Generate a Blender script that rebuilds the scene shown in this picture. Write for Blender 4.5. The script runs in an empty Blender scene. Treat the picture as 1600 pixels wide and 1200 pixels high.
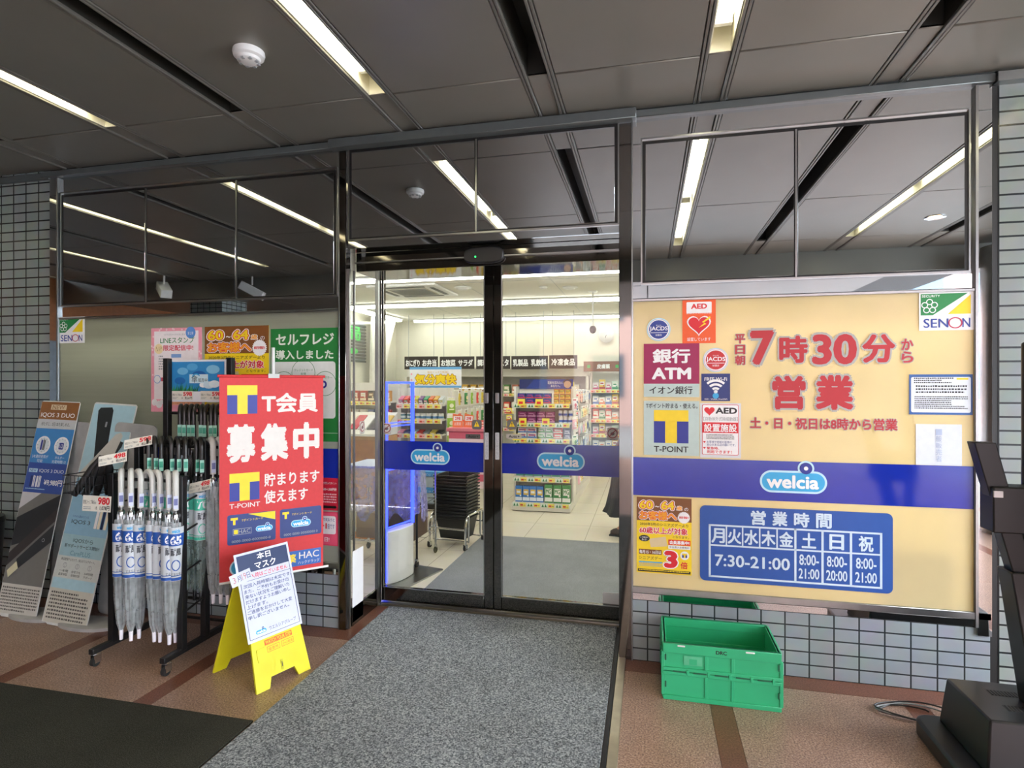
import bpy, bmesh, math, random
from mathutils import Matrix, Vector
random.seed(7)
R = math.radians
SC = bpy.context.scene
COL = SC.collection

# ------------------------------------------------------------------ camera, light, exposure
CAM_H, CAM_Y, YAW, FPX = 1.53, -3.3, R(13.1), 910.0
cam_data = bpy.data.cameras.new('camera')
cam = bpy.data.objects.new('camera', cam_data)
COL.objects.link(cam)
cam.location = (0, CAM_Y, CAM_H)
cam.rotation_euler = (R(90), 0, YAW)
cam_data.sensor_width = 36
cam_data.lens = FPX / 1600 * 36
cam_data.clip_start = 0.05
SC.camera = cam

SC.view_settings.view_transform = 'Standard'
SC.view_settings.look = 'None'
SC.view_settings.gamma = 1
SC.view_settings.use_curve_mapping = False
SC.view_settings.exposure = 0.0
SC.cycles.use_denoising = True
SC.cycles.max_bounces = 12
SC.cycles.transparent_max_bounces = 24
SC.cycles.sample_clamp_indirect = 6

world = bpy.data.worlds.new('overcast_sky')
SC.world = world
world.use_nodes = True
wn = world.node_tree.nodes
bg = wn['Background']
sky = wn.new('ShaderNodeTexSky')
sky.sky_type = 'NISHITA'
sky.sun_disc = False
sky.sun_elevation = R(50)
sky.sun_rotation = R(120)
sky.air_density = 1.6
sky.dust_density = 4.0
mixw = wn.new('ShaderNodeMix')
mixw.data_type = 'RGBA'
mixw.inputs[0].default_value = 0.75
mixw.inputs[7].default_value = (6.6, 7.3, 8.2, 1)     # thin bright cloud over the blue
world.node_tree.links.new(sky.outputs[0], mixw.inputs[6])
world.node_tree.links.new(mixw.outputs[2], bg.inputs[0])
bg.inputs[1].default_value = 2.4
TUBE_L, SHOP_L = 21.0, 18.5            # radiance of the street-side tubes and of the shop's ceiling strips

# ------------------------------------------------------------------ materials
def lin(h):
    h = h.lstrip('#')
    c = [int(h[i:i + 2], 16) / 255 for i in (0, 2, 4)]
    return tuple(x / 12.92 if x <= .04045 else ((x + .055) / 1.055) ** 2.4 for x in c) + (1,)

MATS = {}
def mat(name, color, rough=.5, metal=0., var=.10, scale=14., spec=.5, coat=0., bump=0.):
    """Principled surface whose colour wanders a little with a noise texture."""
    if name in MATS:
        return MATS[name]
    m = bpy.data.materials.new(name)
    m.use_nodes = True
    nt = m.node_tree
    b = nt.nodes['Principled BSDF']
    c = lin(color) if isinstance(color, str) else tuple(color) + (1,)
    b.inputs['Roughness'].default_value = rough
    b.inputs['Metallic'].default_value = metal
    b.inputs['Specular IOR Level'].default_value = spec
    b.inputs['Coat Weight'].default_value = coat
    b.inputs['Coat Roughness'].default_value = .05
    tc = nt.nodes.new('ShaderNodeTexCoord')
    no = nt.nodes.new('ShaderNodeTexNoise')
    no.inputs['Scale'].default_value = scale
    no.inputs['Detail'].default_value = 3
    nt.links.new(tc.outputs['Object'], no.inputs['Vector'])
    cr = nt.nodes.new('ShaderNodeValToRGB')
    cr.color_ramp.elements[0].position = .3
    cr.color_ramp.elements[1].position = .7
    cr.color_ramp.elements[0].color = tuple(x * (1 - var) for x in c[:3]) + (1,)
    cr.color_ramp.elements[1].color = tuple(min(1, x * (1 + var)) for x in c[:3]) + (1,)
    nt.links.new(no.outputs['Fac'], cr.inputs['Fac'])
    nt.links.new(cr.outputs['Color'], b.inputs['Base Color'])
    if bump:
        bp = nt.nodes.new('ShaderNodeBump')
        bp.inputs['Strength'].default_value = bump
        bp.inputs['Distance'].default_value = .004
        nt.links.new(no.outputs['Fac'], bp.inputs['Height'])
        nt.links.new(bp.outputs['Normal'], b.inputs['Normal'])
    MATS[name] = m
    return m

def ink(h):                       # printed colour
    return mat('ink_' + h.lstrip('#'), h, .45, var=.03, scale=30)

def emit(name, color, strength):
    if name in MATS:
        return MATS[name]
    m = bpy.data.materials.new(name)
    m.use_nodes = True
    nt = m.node_tree
    nt.nodes.remove(nt.nodes['Principled BSDF'])
    e = nt.nodes.new('ShaderNodeEmission')
    e.inputs[0].default_value = lin(color)
    e.inputs[1].default_value = strength
    nt.links.new(e.outputs[0], nt.nodes['Material Output'].inputs[0])
    MATS[name] = m
    return m

def clear(name, tint=(1, 1, 1), gloss_rough=.01, ior=1.45, haze=0., haze_color='#e8eef0'):
    """Thin clear sheet: see-through, with a Fresnel reflection and an optional milky share."""
    if name in MATS:
        return MATS[name]
    m = bpy.data.materials.new(name)
    m.use_nodes = True
    nt = m.node_tree
    nt.nodes.remove(nt.nodes['Principled BSDF'])
    t = nt.nodes.new('ShaderNodeBsdfTransparent')
    t.inputs[0].default_value = tuple(tint) + (1,)
    g = nt.nodes.new('ShaderNodeBsdfGlossy')
    g.inputs['Roughness'].default_value = gloss_rough
    fr = nt.nodes.new('ShaderNodeFresnel')
    ge = nt.nodes.new('ShaderNodeNewGeometry')        # same reflection from either side of the sheet
    im = nt.nodes.new('ShaderNodeMapRange')
    im.inputs['To Min'].default_value = ior
    im.inputs['To Max'].default_value = 1 / ior
    nt.links.new(ge.outputs['Backfacing'], im.inputs['Value'])
    nt.links.new(im.outputs[0], fr.inputs['IOR'])
    mx = nt.nodes.new('ShaderNodeMixShader')
    nt.links.new(fr.outputs[0], mx.inputs[0])
    src = t
    if haze:
        d = nt.nodes.new('ShaderNodeBsdfPrincipled')
        d.inputs['Base Color'].default_value = lin(haze_color)
        d.inputs['Roughness'].default_value = .25
        wv = nt.nodes.new('ShaderNodeTexNoise')
        wv.inputs['Scale'].default_value = 25
        tc = nt.nodes.new('ShaderNodeTexCoord')
        nt.links.new(tc.outputs['Object'], wv.inputs['Vector'])
        mr = nt.nodes.new('ShaderNodeMapRange')
        mr.inputs['To Min'].default_value = max(0, haze - .25)
        mr.inputs['To Max'].default_value = min(1, haze + .25)
        nt.links.new(wv.outputs['Fac'], mr.inputs['Value'])
        m2 = nt.nodes.new('ShaderNodeMixShader')
        nt.links.new(mr.outputs[0], m2.inputs[0])
        nt.links.new(t.outputs[0], m2.inputs[1])
        nt.links.new(d.outputs[0], m2.inputs[2])
        src = m2
    nt.links.new(src.outputs[0], mx.inputs[1])
    nt.links.new(g.outputs[0], mx.inputs[2])
    nt.links.new(mx.outputs[0], nt.nodes['Material Output'].inputs[0])
    MATS[name] = m
    return m

def film(name, color, through, rough=.06, streak=0.):
    """Window film behind glass: diffuse, partly lets the shop's light through, glossy front."""
    m = mat(name, color, rough, var=.04, scale=3)
    nt = m.node_tree
    b = nt.nodes['Principled BSDF']
    t = nt.nodes.new('ShaderNodeBsdfTranslucent')
    mx = nt.nodes.new('ShaderNodeMixShader')
    mx.inputs[0].default_value = through
    cr = [n for n in nt.nodes if n.type == 'VALTORGB'][0]
    if streak:
        tc = [n for n in nt.nodes if n.type == 'TEX_COORD'][0]
        mp = nt.nodes.new('ShaderNodeMapping')
        mp.inputs['Scale'].default_value = (.5, 1, 14)
        no = [n for n in nt.nodes if n.type == 'TEX_NOISE'][0]
        nt.links.new(tc.outputs['Object'], mp.inputs[0])
        nt.links.new(mp.outputs[0], no.inputs['Vector'])
    nt.links.new(cr.outputs[0], t.inputs[0])
    nt.links.new(b.outputs[0], mx.inputs[1])
    nt.links.new(t.outputs[0], mx.inputs[2])
    nt.links.new(mx.outputs[0], nt.nodes['Material Output'].inputs[0])
    return m

def brick_mat(name, c1, c2, mortar, w, h, gap, rough, bump=.5, planar='xz', offset=0.):
    m = bpy.data.materials.new(name)
    m.use_nodes = True
    nt = m.node_tree
    b = nt.nodes['Principled BSDF']
    tc = nt.nodes.new('ShaderNodeTexCoord')
    sp = nt.nodes.new('ShaderNodeSeparateXYZ')
    cb = nt.nodes.new('ShaderNodeCombineXYZ')
    nt.links.new(tc.outputs['Object'], sp.inputs[0])
    if planar == 'xz':
        ad = nt.nodes.new('ShaderNodeMath')
        nt.links.new(sp.outputs[0], ad.inputs[0])
        nt.links.new(sp.outputs[1], ad.inputs[1])
        nt.links.new(ad.outputs[0], cb.inputs[0])
        nt.links.new(sp.outputs[2], cb.inputs[1])
    else:
        nt.links.new(sp.outputs[0], cb.inputs[0])
        nt.links.new(sp.outputs[1], cb.inputs[1])
    br = nt.nodes.new('ShaderNodeTexBrick')
    br.offset = offset
    br.squash = 1
    br.inputs['Scale'].default_value = 1
    br.inputs['Color1'].default_value = lin(c1)
    br.inputs['Color2'].default_value = lin(c2)
    br.inputs['Mortar'].default_value = lin(mortar)
    br.inputs['Mortar Size'].default_value = gap
    br.inputs['Mortar Smooth'].default_value = .1
    br.inputs['Brick Width'].default_value = w
    br.inputs['Row Height'].default_value = h
    nt.links.new(cb.outputs[0], br.inputs['Vector'])
    no = nt.nodes.new('ShaderNodeTexNoise')
    no.inputs['Scale'].default_value = 9
    nt.links.new(tc.outputs['Object'], no.inputs['Vector'])
    mx = nt.nodes.new('ShaderNodeMix')
    mx.data_type = 'RGBA'
    mx.blend_type = 'OVERLAY'
    mx.inputs[0].default_value = .15
    nt.links.new(br.outputs['Color'], mx.inputs[6])
    nt.links.new(no.outputs['Color'], mx.inputs[7])
    nt.links.new(mx.outputs[2], b.inputs['Base Color'])
    b.inputs['Roughness'].default_value = rough
    bp = nt.nodes.new('ShaderNodeBump')
    bp.invert = True
    bp.inputs['Strength'].default_value = bump
    bp.inputs['Distance'].default_value = .004
    nt.links.new(br.outputs['Fac'], bp.inputs['Height'])
    nt.links.new(bp.outputs['Normal'], b.inputs['Normal'])
    MATS[name] = m
    return m

def speckle(name, stops, scale, rough, scale2=6, bump=0., spec=.5):
    """Granite or carpet: fine noise through a colour ramp, with slow blotches."""
    m = bpy.data.materials.new(name)
    m.use_nodes = True
    nt = m.node_tree
    b = nt.nodes['Principled BSDF']
    tc = nt.nodes.new('ShaderNodeTexCoord')
    no = nt.nodes.new('ShaderNodeTexNoise')
    no.inputs['Scale'].default_value = scale
    no.inputs['Detail'].default_value = 4
    no.inputs['Roughness'].default_value = .7
    nt.links.new(tc.outputs['Object'], no.inputs['Vector'])
    cr = nt.nodes.new('ShaderNodeValToRGB')
    els = cr.color_ramp.elements
    while len(els) < len(stops):
        els.new(.5)
    for e, (p, c) in zip(els, stops):
        e.position = p
        e.color = lin(c)
    nt.links.new(no.outputs['Fac'], cr.inputs['Fac'])
    n2 = nt.nodes.new('ShaderNodeTexNoise')
    n2.inputs['Scale'].default_value = scale2
    nt.links.new(tc.outputs['Object'], n2.inputs['Vector'])
    mx = nt.nodes.new('ShaderNodeMix')
    mx.data_type = 'RGBA'
    mx.blend_type = 'OVERLAY'
    mx.inputs[0].default_value = .25
    nt.links.new(cr.outputs['Color'], mx.inputs[6])
    nt.links.new(n2.outputs['Fac'], mx.inputs[7])
    nt.links.new(mx.outputs[2], b.inputs['Base Color'])
    b.inputs['Roughness'].default_value = rough
    b.inputs['Specular IOR Level'].default_value = spec
    if bump:
        bp = nt.nodes.new('ShaderNodeBump')
        bp.inputs['Strength'].default_value = bump
        bp.inputs['Distance'].default_value = .004
        nt.links.new(no.outputs['Fac'], bp.inputs['Height'])
        nt.links.new(bp.outputs['Normal'], b.inputs['Normal'])
    MATS[name] = m
    return m

MIRROR = mat('polished_dark_steel', '#cdd1d3', .015, 1., var=.02, scale=2)
DARKMIR = mat('polished_bronze_steel', '#6f6c68', .05, 1., var=.05, scale=3)
STEEL = mat('brushed_steel', '#a3a6a6', .28, 1., var=.06)
CHROME = mat('chrome', '#d5d7d8', .08, 1., var=.02)
GASKET = mat('black_gasket', '#0c0d0e', .5)
GREYMET = mat('grey_metal_trim', '#6d7475', .35, .6, var=.05)
BLACK = mat('black_powder_coat', '#141517', .42)
BLACKPL = mat('black_plastic', '#17181a', .38)
WHITEPL = mat('white_plastic', '#e6e7e6', .35, var=.03)
PAPER = mat('white_paper', '#e9eaee', .6, var=.02)
RUBBER = mat('dark_rubber', '#1b1b1c', .7)
GLASS = clear('door_glass', (.97, .985, .975))
CLEARPL = clear('clear_plastic_sheet', (.95, .97, .97), .12, 1.5, .30)
BAND = mat('cobalt_band_film', '#1b2fa0', .12, var=.03)
WALLW = mat('shop_wall_paint', '#dcdacb', .6, var=.02)

# ------------------------------------------------------------------ mesh building
def P(px, py, y):
    """Photo pixel -> (x, z) on the upright plane at depth y."""
    u = (px - 800) / FPX
    c, s = math.cos(YAW), math.sin(YAW)
    t = (y - CAM_Y) / (c + s * u)
    return t * (-s + c * u), CAM_H + (600 - py) / FPX * t

def PB(x0, y0, x1, y1, y):
    yc, xc = (y0 + y1) / 2, (x0 + x1) / 2
    return P(x0, yc, y)[0], P(xc, y1, y)[1], P(x1, yc, y)[0], P(xc, y0, y)[1]

TXT = {}
def glyphs(s, bold, shear=0.):
    k = (s, bold, shear)
    if k in TXT:
        return TXT[k]
    c = bpy.data.curves.new('lettering', 'FONT')
    c.body = s
    c.size = 1
    c.offset = bold
    c.resolution_u = 3
    c.shear = shear
    o = bpy.data.objects.new('lettering', c)
    COL.objects.link(o)
    dg = bpy.context.evaluated_depsgraph_get()
    me = bpy.data.meshes.new_from_object(o.evaluated_get(dg))
    v = [(a.co.x, a.co.y) for a in me.vertices]
    f = [tuple(p.vertices) for p in me.polygons]
    # keep faces pointing along +w
    out = []
    for q in f:
        ar = sum(v[q[i]][0] * v[q[(i + 1) % len(q)]][1] - v[q[(i + 1) % len(q)]][0] * v[q[i]][1] for i in range(len(q)))
        out.append(q if ar >= 0 else q[::-1])
    bpy.data.objects.remove(o)
    bpy.data.meshes.remove(me)
    bpy.data.curves.remove(c)
    TXT[k] = (v, out)
    return TXT[k]

LAY = .0006
class MB:
    def __init__(s):
        s.v, s.f, s.mi, s.mats = [], [], [], []
        s.T = Matrix.Identity(4)
    def add(s, verts, faces, m):
        if m not in s.mats:
            s.mats.append(m)
        i, n = s.mats.index(m), len(s.v)
        s.v += [tuple(s.T @ Vector(p)) for p in verts]
        for q in faces:
            s.f.append(tuple(n + a for a in q))
            s.mi.append(i)
        return s
    def box(s, x0, y0, z0, x1, y1, z1, m):
        x0, x1 = sorted((x0, x1)); y0, y1 = sorted((y0, y1)); z0, z1 = sorted((z0, z1))
        v = [(x, y, z) for z in (z0, z1) for y in (y0, y1) for x in (x0, x1)]
        return s.add(v, [(0, 2, 3, 1), (4, 5, 7, 6), (0, 1, 5, 4), (2, 6, 7, 3), (0, 4, 6, 2), (1, 3, 7, 5)], m)
    def hexa(s, v, m):      # 8 corners: bottom loop ccw seen from above, then top loop
        return s.add(v, [(3, 2, 1, 0), (4, 5, 6, 7), (0, 1, 5, 4), (1, 2, 6, 5), (2, 3, 7, 6), (3, 0, 4, 7)], m)
    def cyl(s, p0, p1, r0, m, r1=None, n=14, caps=True):
        r1 = r0 if r1 is None else r1
        p0, p1 = Vector(p0), Vector(p1)
        d = (p1 - p0).normalized()
        a = d.orthogonal().normalized()
        b = d.cross(a)
        v, f = [], []
        for p, r in ((p0, r0), (p1, r1)):
            for i in range(n):
                t = 2 * math.pi * i / n
                v.append(tuple(p + (a * math.cos(t) + b * math.sin(t)) * r))
        for i in range(n):
            j = (i + 1) % n
            f.append((i, j, n + j, n + i))
        if caps:
            f += [tuple(range(n))[::-1], tuple(range(n, 2 * n))]
        return s.add(v, f, m)
    def tube(s, pts, r, m, n=8, closed=False):
        pts = [Vector(p) for p in pts]
        N = len(pts)
        rs = r if isinstance(r, (list, tuple)) else [r] * N
        v, f, prev = [], [], None
        for i, p in enumerate(pts):
            if closed:
                d = pts[(i + 1) % N] - pts[i - 1]
            else:
                d = pts[min(i + 1, N - 1)] - pts[max(i - 1, 0)]
            d.normalize()
            if prev is None:
                a = d.orthogonal().normalized()
            else:
                a = (prev - d * prev.dot(d)).normalized()
            prev = a
            b = d.cross(a)
            for k in range(n):
                t = 2 * math.pi * k / n
                v.append(tuple(p + (a * math.cos(t) + b * math.sin(t)) * rs[i]))
        for i in range(N if closed else N - 1):
            i2 = (i + 1) % N
            for k in range(n):
                j = (k + 1) % n
                f.append((i * n + k, i * n + j, i2 * n + j, i2 * n + k))
        if not closed:
            f += [tuple(range(n))[::-1], tuple(range((N - 1) * n, N * n))]
        return s.add(v, f, m)
    def lathe(s, prof, m, n=20, c=(0, 0, 0), sx=1, sy=1, wob=None):
        v, f = [], []
        for r, z in prof:
            for i in range(n):
                t = 2 * math.pi * i / n
                rr = r * (wob(t, z) if wob else 1)
                v.append((c[0] + rr * math.cos(t) * sx, c[1] + rr * math.sin(t) * sy, c[2] + z))
        K = len(prof)
        for k in range(K - 1):
            for i in range(n):
                j = (i + 1) % n
                f.append((k * n + i, k * n + j, (k + 1) * n + j, (k + 1) * n + i))
        if prof[0][0] > 1e-5:
            f.append(tuple(range(n))[::-1])
        if prof[-1][0] > 1e-5:
            f.append(tuple(range((K - 1) * n, K * n)))
        return s.add(v, f, m)
    def prism(s, pts, m, w0, w1):    # outline in local xy (ccw), extruded from w0 up to w1
        n = len(pts)
        v = [(x, y, w0) for x, y in pts] + [(x, y, w1) for x, y in pts]
        f = [tuple(range(n))[::-1], tuple(range(n, 2 * n))] + [(i, (i + 1) % n, n + (i + 1) % n, n + i) for i in range(n)]
        return s.add(v, f, m)
    # ---- printing on a panel: local x right, y up, +z out of the face
    def poly(s, pts, m, l=1):
        ar = sum(pts[i][0] * pts[(i + 1) % len(pts)][1] - pts[(i + 1) % len(pts)][0] * pts[i][1] for i in range(len(pts)))
        if ar < 0:
            pts = pts[::-1]
        return s.add([(x, y, l * LAY) for x, y in pts], [tuple(range(len(pts)))], m)
    def rect(s, x0, y0, x1, y1, m, l=1):
        x0, x1 = sorted((x0, x1)); y0, y1 = sorted((y0, y1))
        return s.poly([(x0, y0), (x1, y0), (x1, y1), (x0, y1)], m, l)
    def rrect(s, x0, y0, x1, y1, r, m, l=1, n=6):
        x0, x1 = sorted((x0, x1)); y0, y1 = sorted((y0, y1))
        return s.poly(rr_pts(x0, y0, x1, y1, r, n), m, l)
    def disc(s, cx, cy, r, m, l=1, n=24, ry=None):
        ry = r if ry is None else ry
        return s.poly([(cx + r * math.cos(2 * math.pi * i / n), cy + ry * math.sin(2 * math.pi * i / n)) for i in range(n)], m, l)
    def ring(s, cx, cy, r0, r1, m, l=1, n=28, a0=0, a1=360, sy=1.):
        full = a1 - a0 >= 360
        v, f = [], []
        K = n if full else n + 1
        for i in range(K):
            t = R(a0 + (a1 - a0) * i / n)
            for r in (r0, r1):
                v.append((cx + r * math.cos(t), cy + r * sy * math.sin(t), l * LAY))
        for i in range(n):
            j = (i + 1) % K
            f.append((2 * i, 2 * i + 1, 2 * j + 1, 2 * j))
        return s.add(v, f, m)
    def line(s, x0, y0, x1, y1, w, m, l=1):
        d = Vector((x1 - x0, y1 - y0)).normalized()
        q = Vector((-d.y, d.x)) * w / 2
        return s.poly([(x0 - q.x, y0 - q.y), (x1 - q.x, y1 - q.y), (x1 + q.x, y1 + q.y), (x0 + q.x, y0 + q.y)], m, l)
    def text(s, t, x0, y0, x1, y1, m, l=2, bold=.0, edge=None, edge_w=.05, edge2=None, keep=False, shear=0.):
        """Lettering fitted to a box; edge/edge2 are wider copies laid underneath."""
        x0, x1 = sorted((x0, x1)); y0, y1 = sorted((y0, y1))
        v, f = glyphs(t, 0., shear)
        if not v:
            return s
        xs, ys = [a[0] for a in v], [a[1] for a in v]
        w, h = max(xs) - min(xs) + 2 * bold, max(ys) - min(ys) + 2 * bold
        sx, sy = (x1 - x0) / w, (y1 - y0) / h
        ox, oy = x0 - (min(xs) - bold) * sx, y0 - (min(ys) - bold) * sy
        if keep:
            k = min(sx, sy)
            ox, oy = (x0 + x1) / 2 - (min(xs) + w / 2 - bold) * k, (y0 + y1) / 2 - (min(ys) + h / 2 - bold) * k
            sx = sy = k
        def stamp(r, mt, lv, n):
            # fatter strokes: copies pushed out all round, each a hair lower than the one before
            for q in range(n + 1):
                dx, dy = (0, 0) if q == 0 else (r * math.cos(2 * math.pi * q / n), r * math.sin(2 * math.pi * q / n))
                z = lv * LAY - q * 1.2e-5
                s.add([(ox + (a + dx) * sx, oy + (b + dy) * sy, z) for a, b in v], f, mt)
        if edge2 is not None:
            stamp(bold + edge_w * 2, edge2, l - .66, 12)
        if edge is not None:
            stamp(bold + edge_w, edge, l - .33, 10)
        stamp(bold, m, l, 6 if bold >= .008 else 0)
        return s
    def vtext(s, t, x0, y0, x1, y1, m, l=2, **k):
        n = len(t)
        h = (y1 - y0) / n
        for i, ch in enumerate(t):
            s.text(ch, x0, y1 - h * (i + 1) + h * .05, x1, y1 - h * i - h * .05, m, l, **k)
        return s
    def scribble(s, x0, y0, x1, y1, m, rows, l=2, fill=.55):
        """Rows of small print too fine to read."""
        x0, x1 = sorted((x0, x1)); y0, y1 = sorted((y0, y1))
        h = (y1 - y0) / rows
        for i in range(rows):
            x = x0
            end = x1 - (x1 - x0) * random.choice((0, 0, .05, .3))
            while x < end:
                w = h * random.uniform(.35, .8)
                s.rect(x, y1 - h * i - h * fill, min(x + w, end), y1 - h * i - h * random.uniform(0, .12), m, l)
                x += w + h * .22
        return s
    def build(s, name, parent=None, bevel=0., smooth=True, M=None, seg=2):
        me = bpy.data.meshes.new(name)
        me.from_pydata(s.v, [], s.f)
        for m in s.mats:
            me.materials.append(m)
        me.polygons.foreach_set('material_index', s.mi)
        if smooth:
            me.polygons.foreach_set('use_smooth', [True] * len(s.f))
            me.set_sharp_from_angle(angle=R(35))
        me.update()
        return link(name, me, parent, bevel, M, seg)

def link(name, me, parent=None, bevel=0., M=None, seg=2):
    o = bpy.data.objects.new(name, me)
    COL.objects.link(o)
    if parent is not None:
        o.parent = parent
    if M is not None:
        o.matrix_local = M
    if bevel:
        b = o.modifiers.new('bevel', 'BEVEL')
        b.width = bevel
        b.segments = seg
        b.limit_method = 'ANGLE'
        b.angle_limit = R(40)
    return o

def rr_pts(x0, y0, x1, y1, r, n=6):
    out = []
    for cx, cy, a in ((x1 - r, y0 + r, -90), (x1 - r, y1 - r, 0), (x0 + r, y1 - r, 90), (x0 + r, y0 + r, 180)):
        for i in range(n + 1):
            t = R(a + 90 * i / n)
            out.append((cx + r * math.cos(t), cy + r * math.sin(t)))
    return out

def tag(o, label=None, cat=None, group=None, kind=None):
    if label: o['label'] = label
    if cat: o['category'] = cat
    if group: o['group'] = group
    if kind: o['kind'] = kind
    return o

def thing(name, label, cat, loc=(0, 0, 0), rz=0., group=None, kind=None):
    o = bpy.data.objects.new(name, None)
    o.empty_display_size = .1
    COL.objects.link(o)
    o.location = loc
    o.rotation_euler = (0, 0, rz)
    return tag(o, label, cat, group, kind)

def struct(name, parent=None):
    o = bpy.data.objects.new(name, None)
    COL.objects.link(o)
    o['kind'] = 'structure'
    return o

def copy_tree(o, parent=None):
    c = o.copy()
    COL.objects.link(c)
    if parent is not None:
        c.parent = parent
    for ch in list(o.children):
        copy_tree(ch, c)
    return c

def facing(x, y, z, rz=0., tilt=0., roll=0.):
    """Frame of an upright panel: local x right, y up, z out of the face (towards -Y when rz = 0)."""
    return Matrix.Translation((x, y, z)) @ Matrix.Rotation(rz, 4, 'Z') @ Matrix.Rotation(R(90) - tilt, 4, 'X') @ Matrix.Rotation(roll, 4, 'Z')

# ---- marks used several times
C_YEL, C_NAVY, C_WHITE, C_RED = ink('#f2d21f'), ink('#25338f'), ink('#f2f3f4'), ink('#d6202c')
C_BLK, C_LBLUE, C_GREEN, C_BROWN = ink('#17181a'), ink('#35a6dc'), ink('#17803f'), ink('#7b4a1e')
C_ORANGE, C_PINK, C_CREAM, C_GREY = ink('#ea5b23'), ink('#ee9fb0'), ink('#f3ead0'), ink('#9aa0a4')
C_PALEBLUE = ink('#bfe3f4')

def drugstore_mark(mb, cx, cy, w, l=2):
    """Pill with the word in it and a ringed dot standing on its upper edge."""
    h = w * .36
    mb.rrect(cx - w / 2, cy - h / 2, cx + w / 2, cy + h / 2, h * .499, C_PALEBLUE, l, 8)
    mb.disc(cx + w * .19, cy + h * .62, h * .34, C_PALEBLUE, l + .2)
    e = h * .09
    mb.rrect(cx - w / 2 + e, cy - h / 2 + e, cx + w / 2 - e, cy + h / 2 - e, h * .4, C_LBLUE, l + 1, 8)
    mb.disc(cx + w * .19, cy + h * .62, h * .26, C_NAVY, l + 2)
    mb.disc(cx + w * .19, cy + h * .62, h * .09, C_WHITE, l + 3)
    mb.text('welcia', cx - w * .40, cy - h * .30, cx + w * .38, cy + h * .30, C_WHITE, l + 3, bold=.035)

def point_mark(mb, x0, y0, x1, y1, l=2):
    """Yellow T between two navy blocks."""
    w, h = x1 - x0, y1 - y0
    mb.rect(x0, y0, x1, y1, C_NAVY, l)
    mb.rect(x0, y1 - h * .34, x1, y1, C_YEL, l + 1)
    mb.rect(x0 + w * .33, y0, x1 - w * .33, y1 - h * .33, C_YEL, l + 1)

def flower(mb, cx, cy, r, m, l):
    for k in range(5):
        a = R(90 + 72 * k)
        mb.ring(cx + r * .62 * math.cos(a), cy + r * .62 * math.sin(a), r * .30, r * .42, m, l + k * .1, 14)

class Sheet:
    """A flat printed sheet with a little thickness, laid out in the pixels of the photo (or a crop of it)."""
    def __init__(s, rect_px, y, crop=(0, 0, 1), base=PAPER, thick=.0015, skew=0.):
        ox, oy, k = crop
        z = rect_px
        s.z, s.skew = z, skew
        px = (ox + z[0] * k, oy + (z[1] + skew * (z[2] - z[0]) / 2) * k, ox + z[2] * k, oy + (z[3] + skew * (z[2] - z[0]) / 2) * k)
        s.x0, s.z0, s.x1, s.z1 = PB(*px, y)
        s.w, s.h, s.y, s.t = s.x1 - s.x0, s.z1 - s.z0, y, thick
        s.mb = MB()
        if base is not None:
            s.mb.box(-s.w / 2, -s.h / 2, -thick, s.w / 2, s.h / 2, 0, base)
    def uv(s, x, y):
        y = y - s.skew * (x - s.z[0])
        return ((x - s.z[0]) / (s.z[2] - s.z[0]) - .5) * s.w, (.5 - (y - s.z[1]) / (s.z[3] - s.z[1])) * s.h
    def bx(s, x0, y0, x1, y1):
        xm, ym = (x0 + x1) / 2, (y0 + y1) / 2
        return s.uv(x0, ym)[0], s.uv(xm, y1)[1], s.uv(x1, ym)[0], s.uv(xm, y0)[1]
    def rect(s, x0, y0, x1, y1, m, l=1):
        s.mb.rect(*s.bx(x0, y0, x1, y1), m, l); return s
    def rrect(s, x0, y0, x1, y1, r, m, l=1):
        b = s.bx(x0, y0, x1, y1)
        s.mb.rrect(*b, r * s.w / (s.z[2] - s.z[0]), m, l); return s
    def disc(s, cx, cy, r, m, l=1):
        u, v = s.uv(cx, cy)
        s.mb.disc(u, v, r * s.w / (s.z[2] - s.z[0]), m, l); return s
    def ring(s, cx, cy, r0, r1, m, l=1, **k):
        u, v = s.uv(cx, cy)
        q = s.w / (s.z[2] - s.z[0])
        s.mb.ring(u, v, r0 * q, r1 * q, m, l, **k); return s
    def poly(s, pts, m, l=1):
        s.mb.poly([s.uv(*p) for p in pts], m, l); return s
    def text(s, t, x0, y0, x1, y1, m, l=2, **k):
        s.mb.text(t, *s.bx(x0, y0, x1, y1), m, l, **k); return s
    def vtext(s, t, x0, y0, x1, y1, m, l=2, **k):
        s.mb.vtext(t, *s.bx(x0, y0, x1, y1), m, l, **k); return s
    def scribble(s, x0, y0, x1, y1, m, rows, l=2):
        s.mb.scribble(*s.bx(x0, y0, x1, y1), m, rows, l); return s
    def done(s, name, label=None, cat=None, group=None, parent=None):
        o = s.mb.build(name, parent, smooth=False, M=facing((s.x0 + s.x1) / 2, s.y, (s.z0 + s.z1) / 2))
        if label: tag(o, label, cat, group)
        return o
# ------------------------------------------------------------------ the setting: floor, ceiling, walls
TILE = brick_mat('glazed_wall_tile', '#8e969c', '#858d95', '#2b3033', .117, .0675, .004, .22)
TILE2 = brick_mat('glazed_pier_tile', '#858d8b', '#7f8785', '#1f2426', .115, .0675, .005, .2)
GRANITE = speckle('brown_granite', [(.34, '#47352a'), (.44, '#84685a'), (.54, '#a0806e'), (.64, '#bda593')], 130, .30)
REDGRAN = speckle('red_granite_strip', [(.3, '#43261c'), (.5, '#6f4534'), (.7, '#8d6350')], 140, .3)
JOINT = mat('floor_joint', '#5a463a', .7)
MATGREY = speckle('grey_entrance_carpet', [(.34, '#2e3235'), (.5, '#7b8185'), (.62, '#b4b9bb')], 130, .95, 3, .6, .1)
MATBLACK = speckle('black_door_carpet', [(.3, '#1c1d1a'), (.5, '#35352f'), (.7, '#52524a')], 260, .95, 3, .5, .1)
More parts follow.
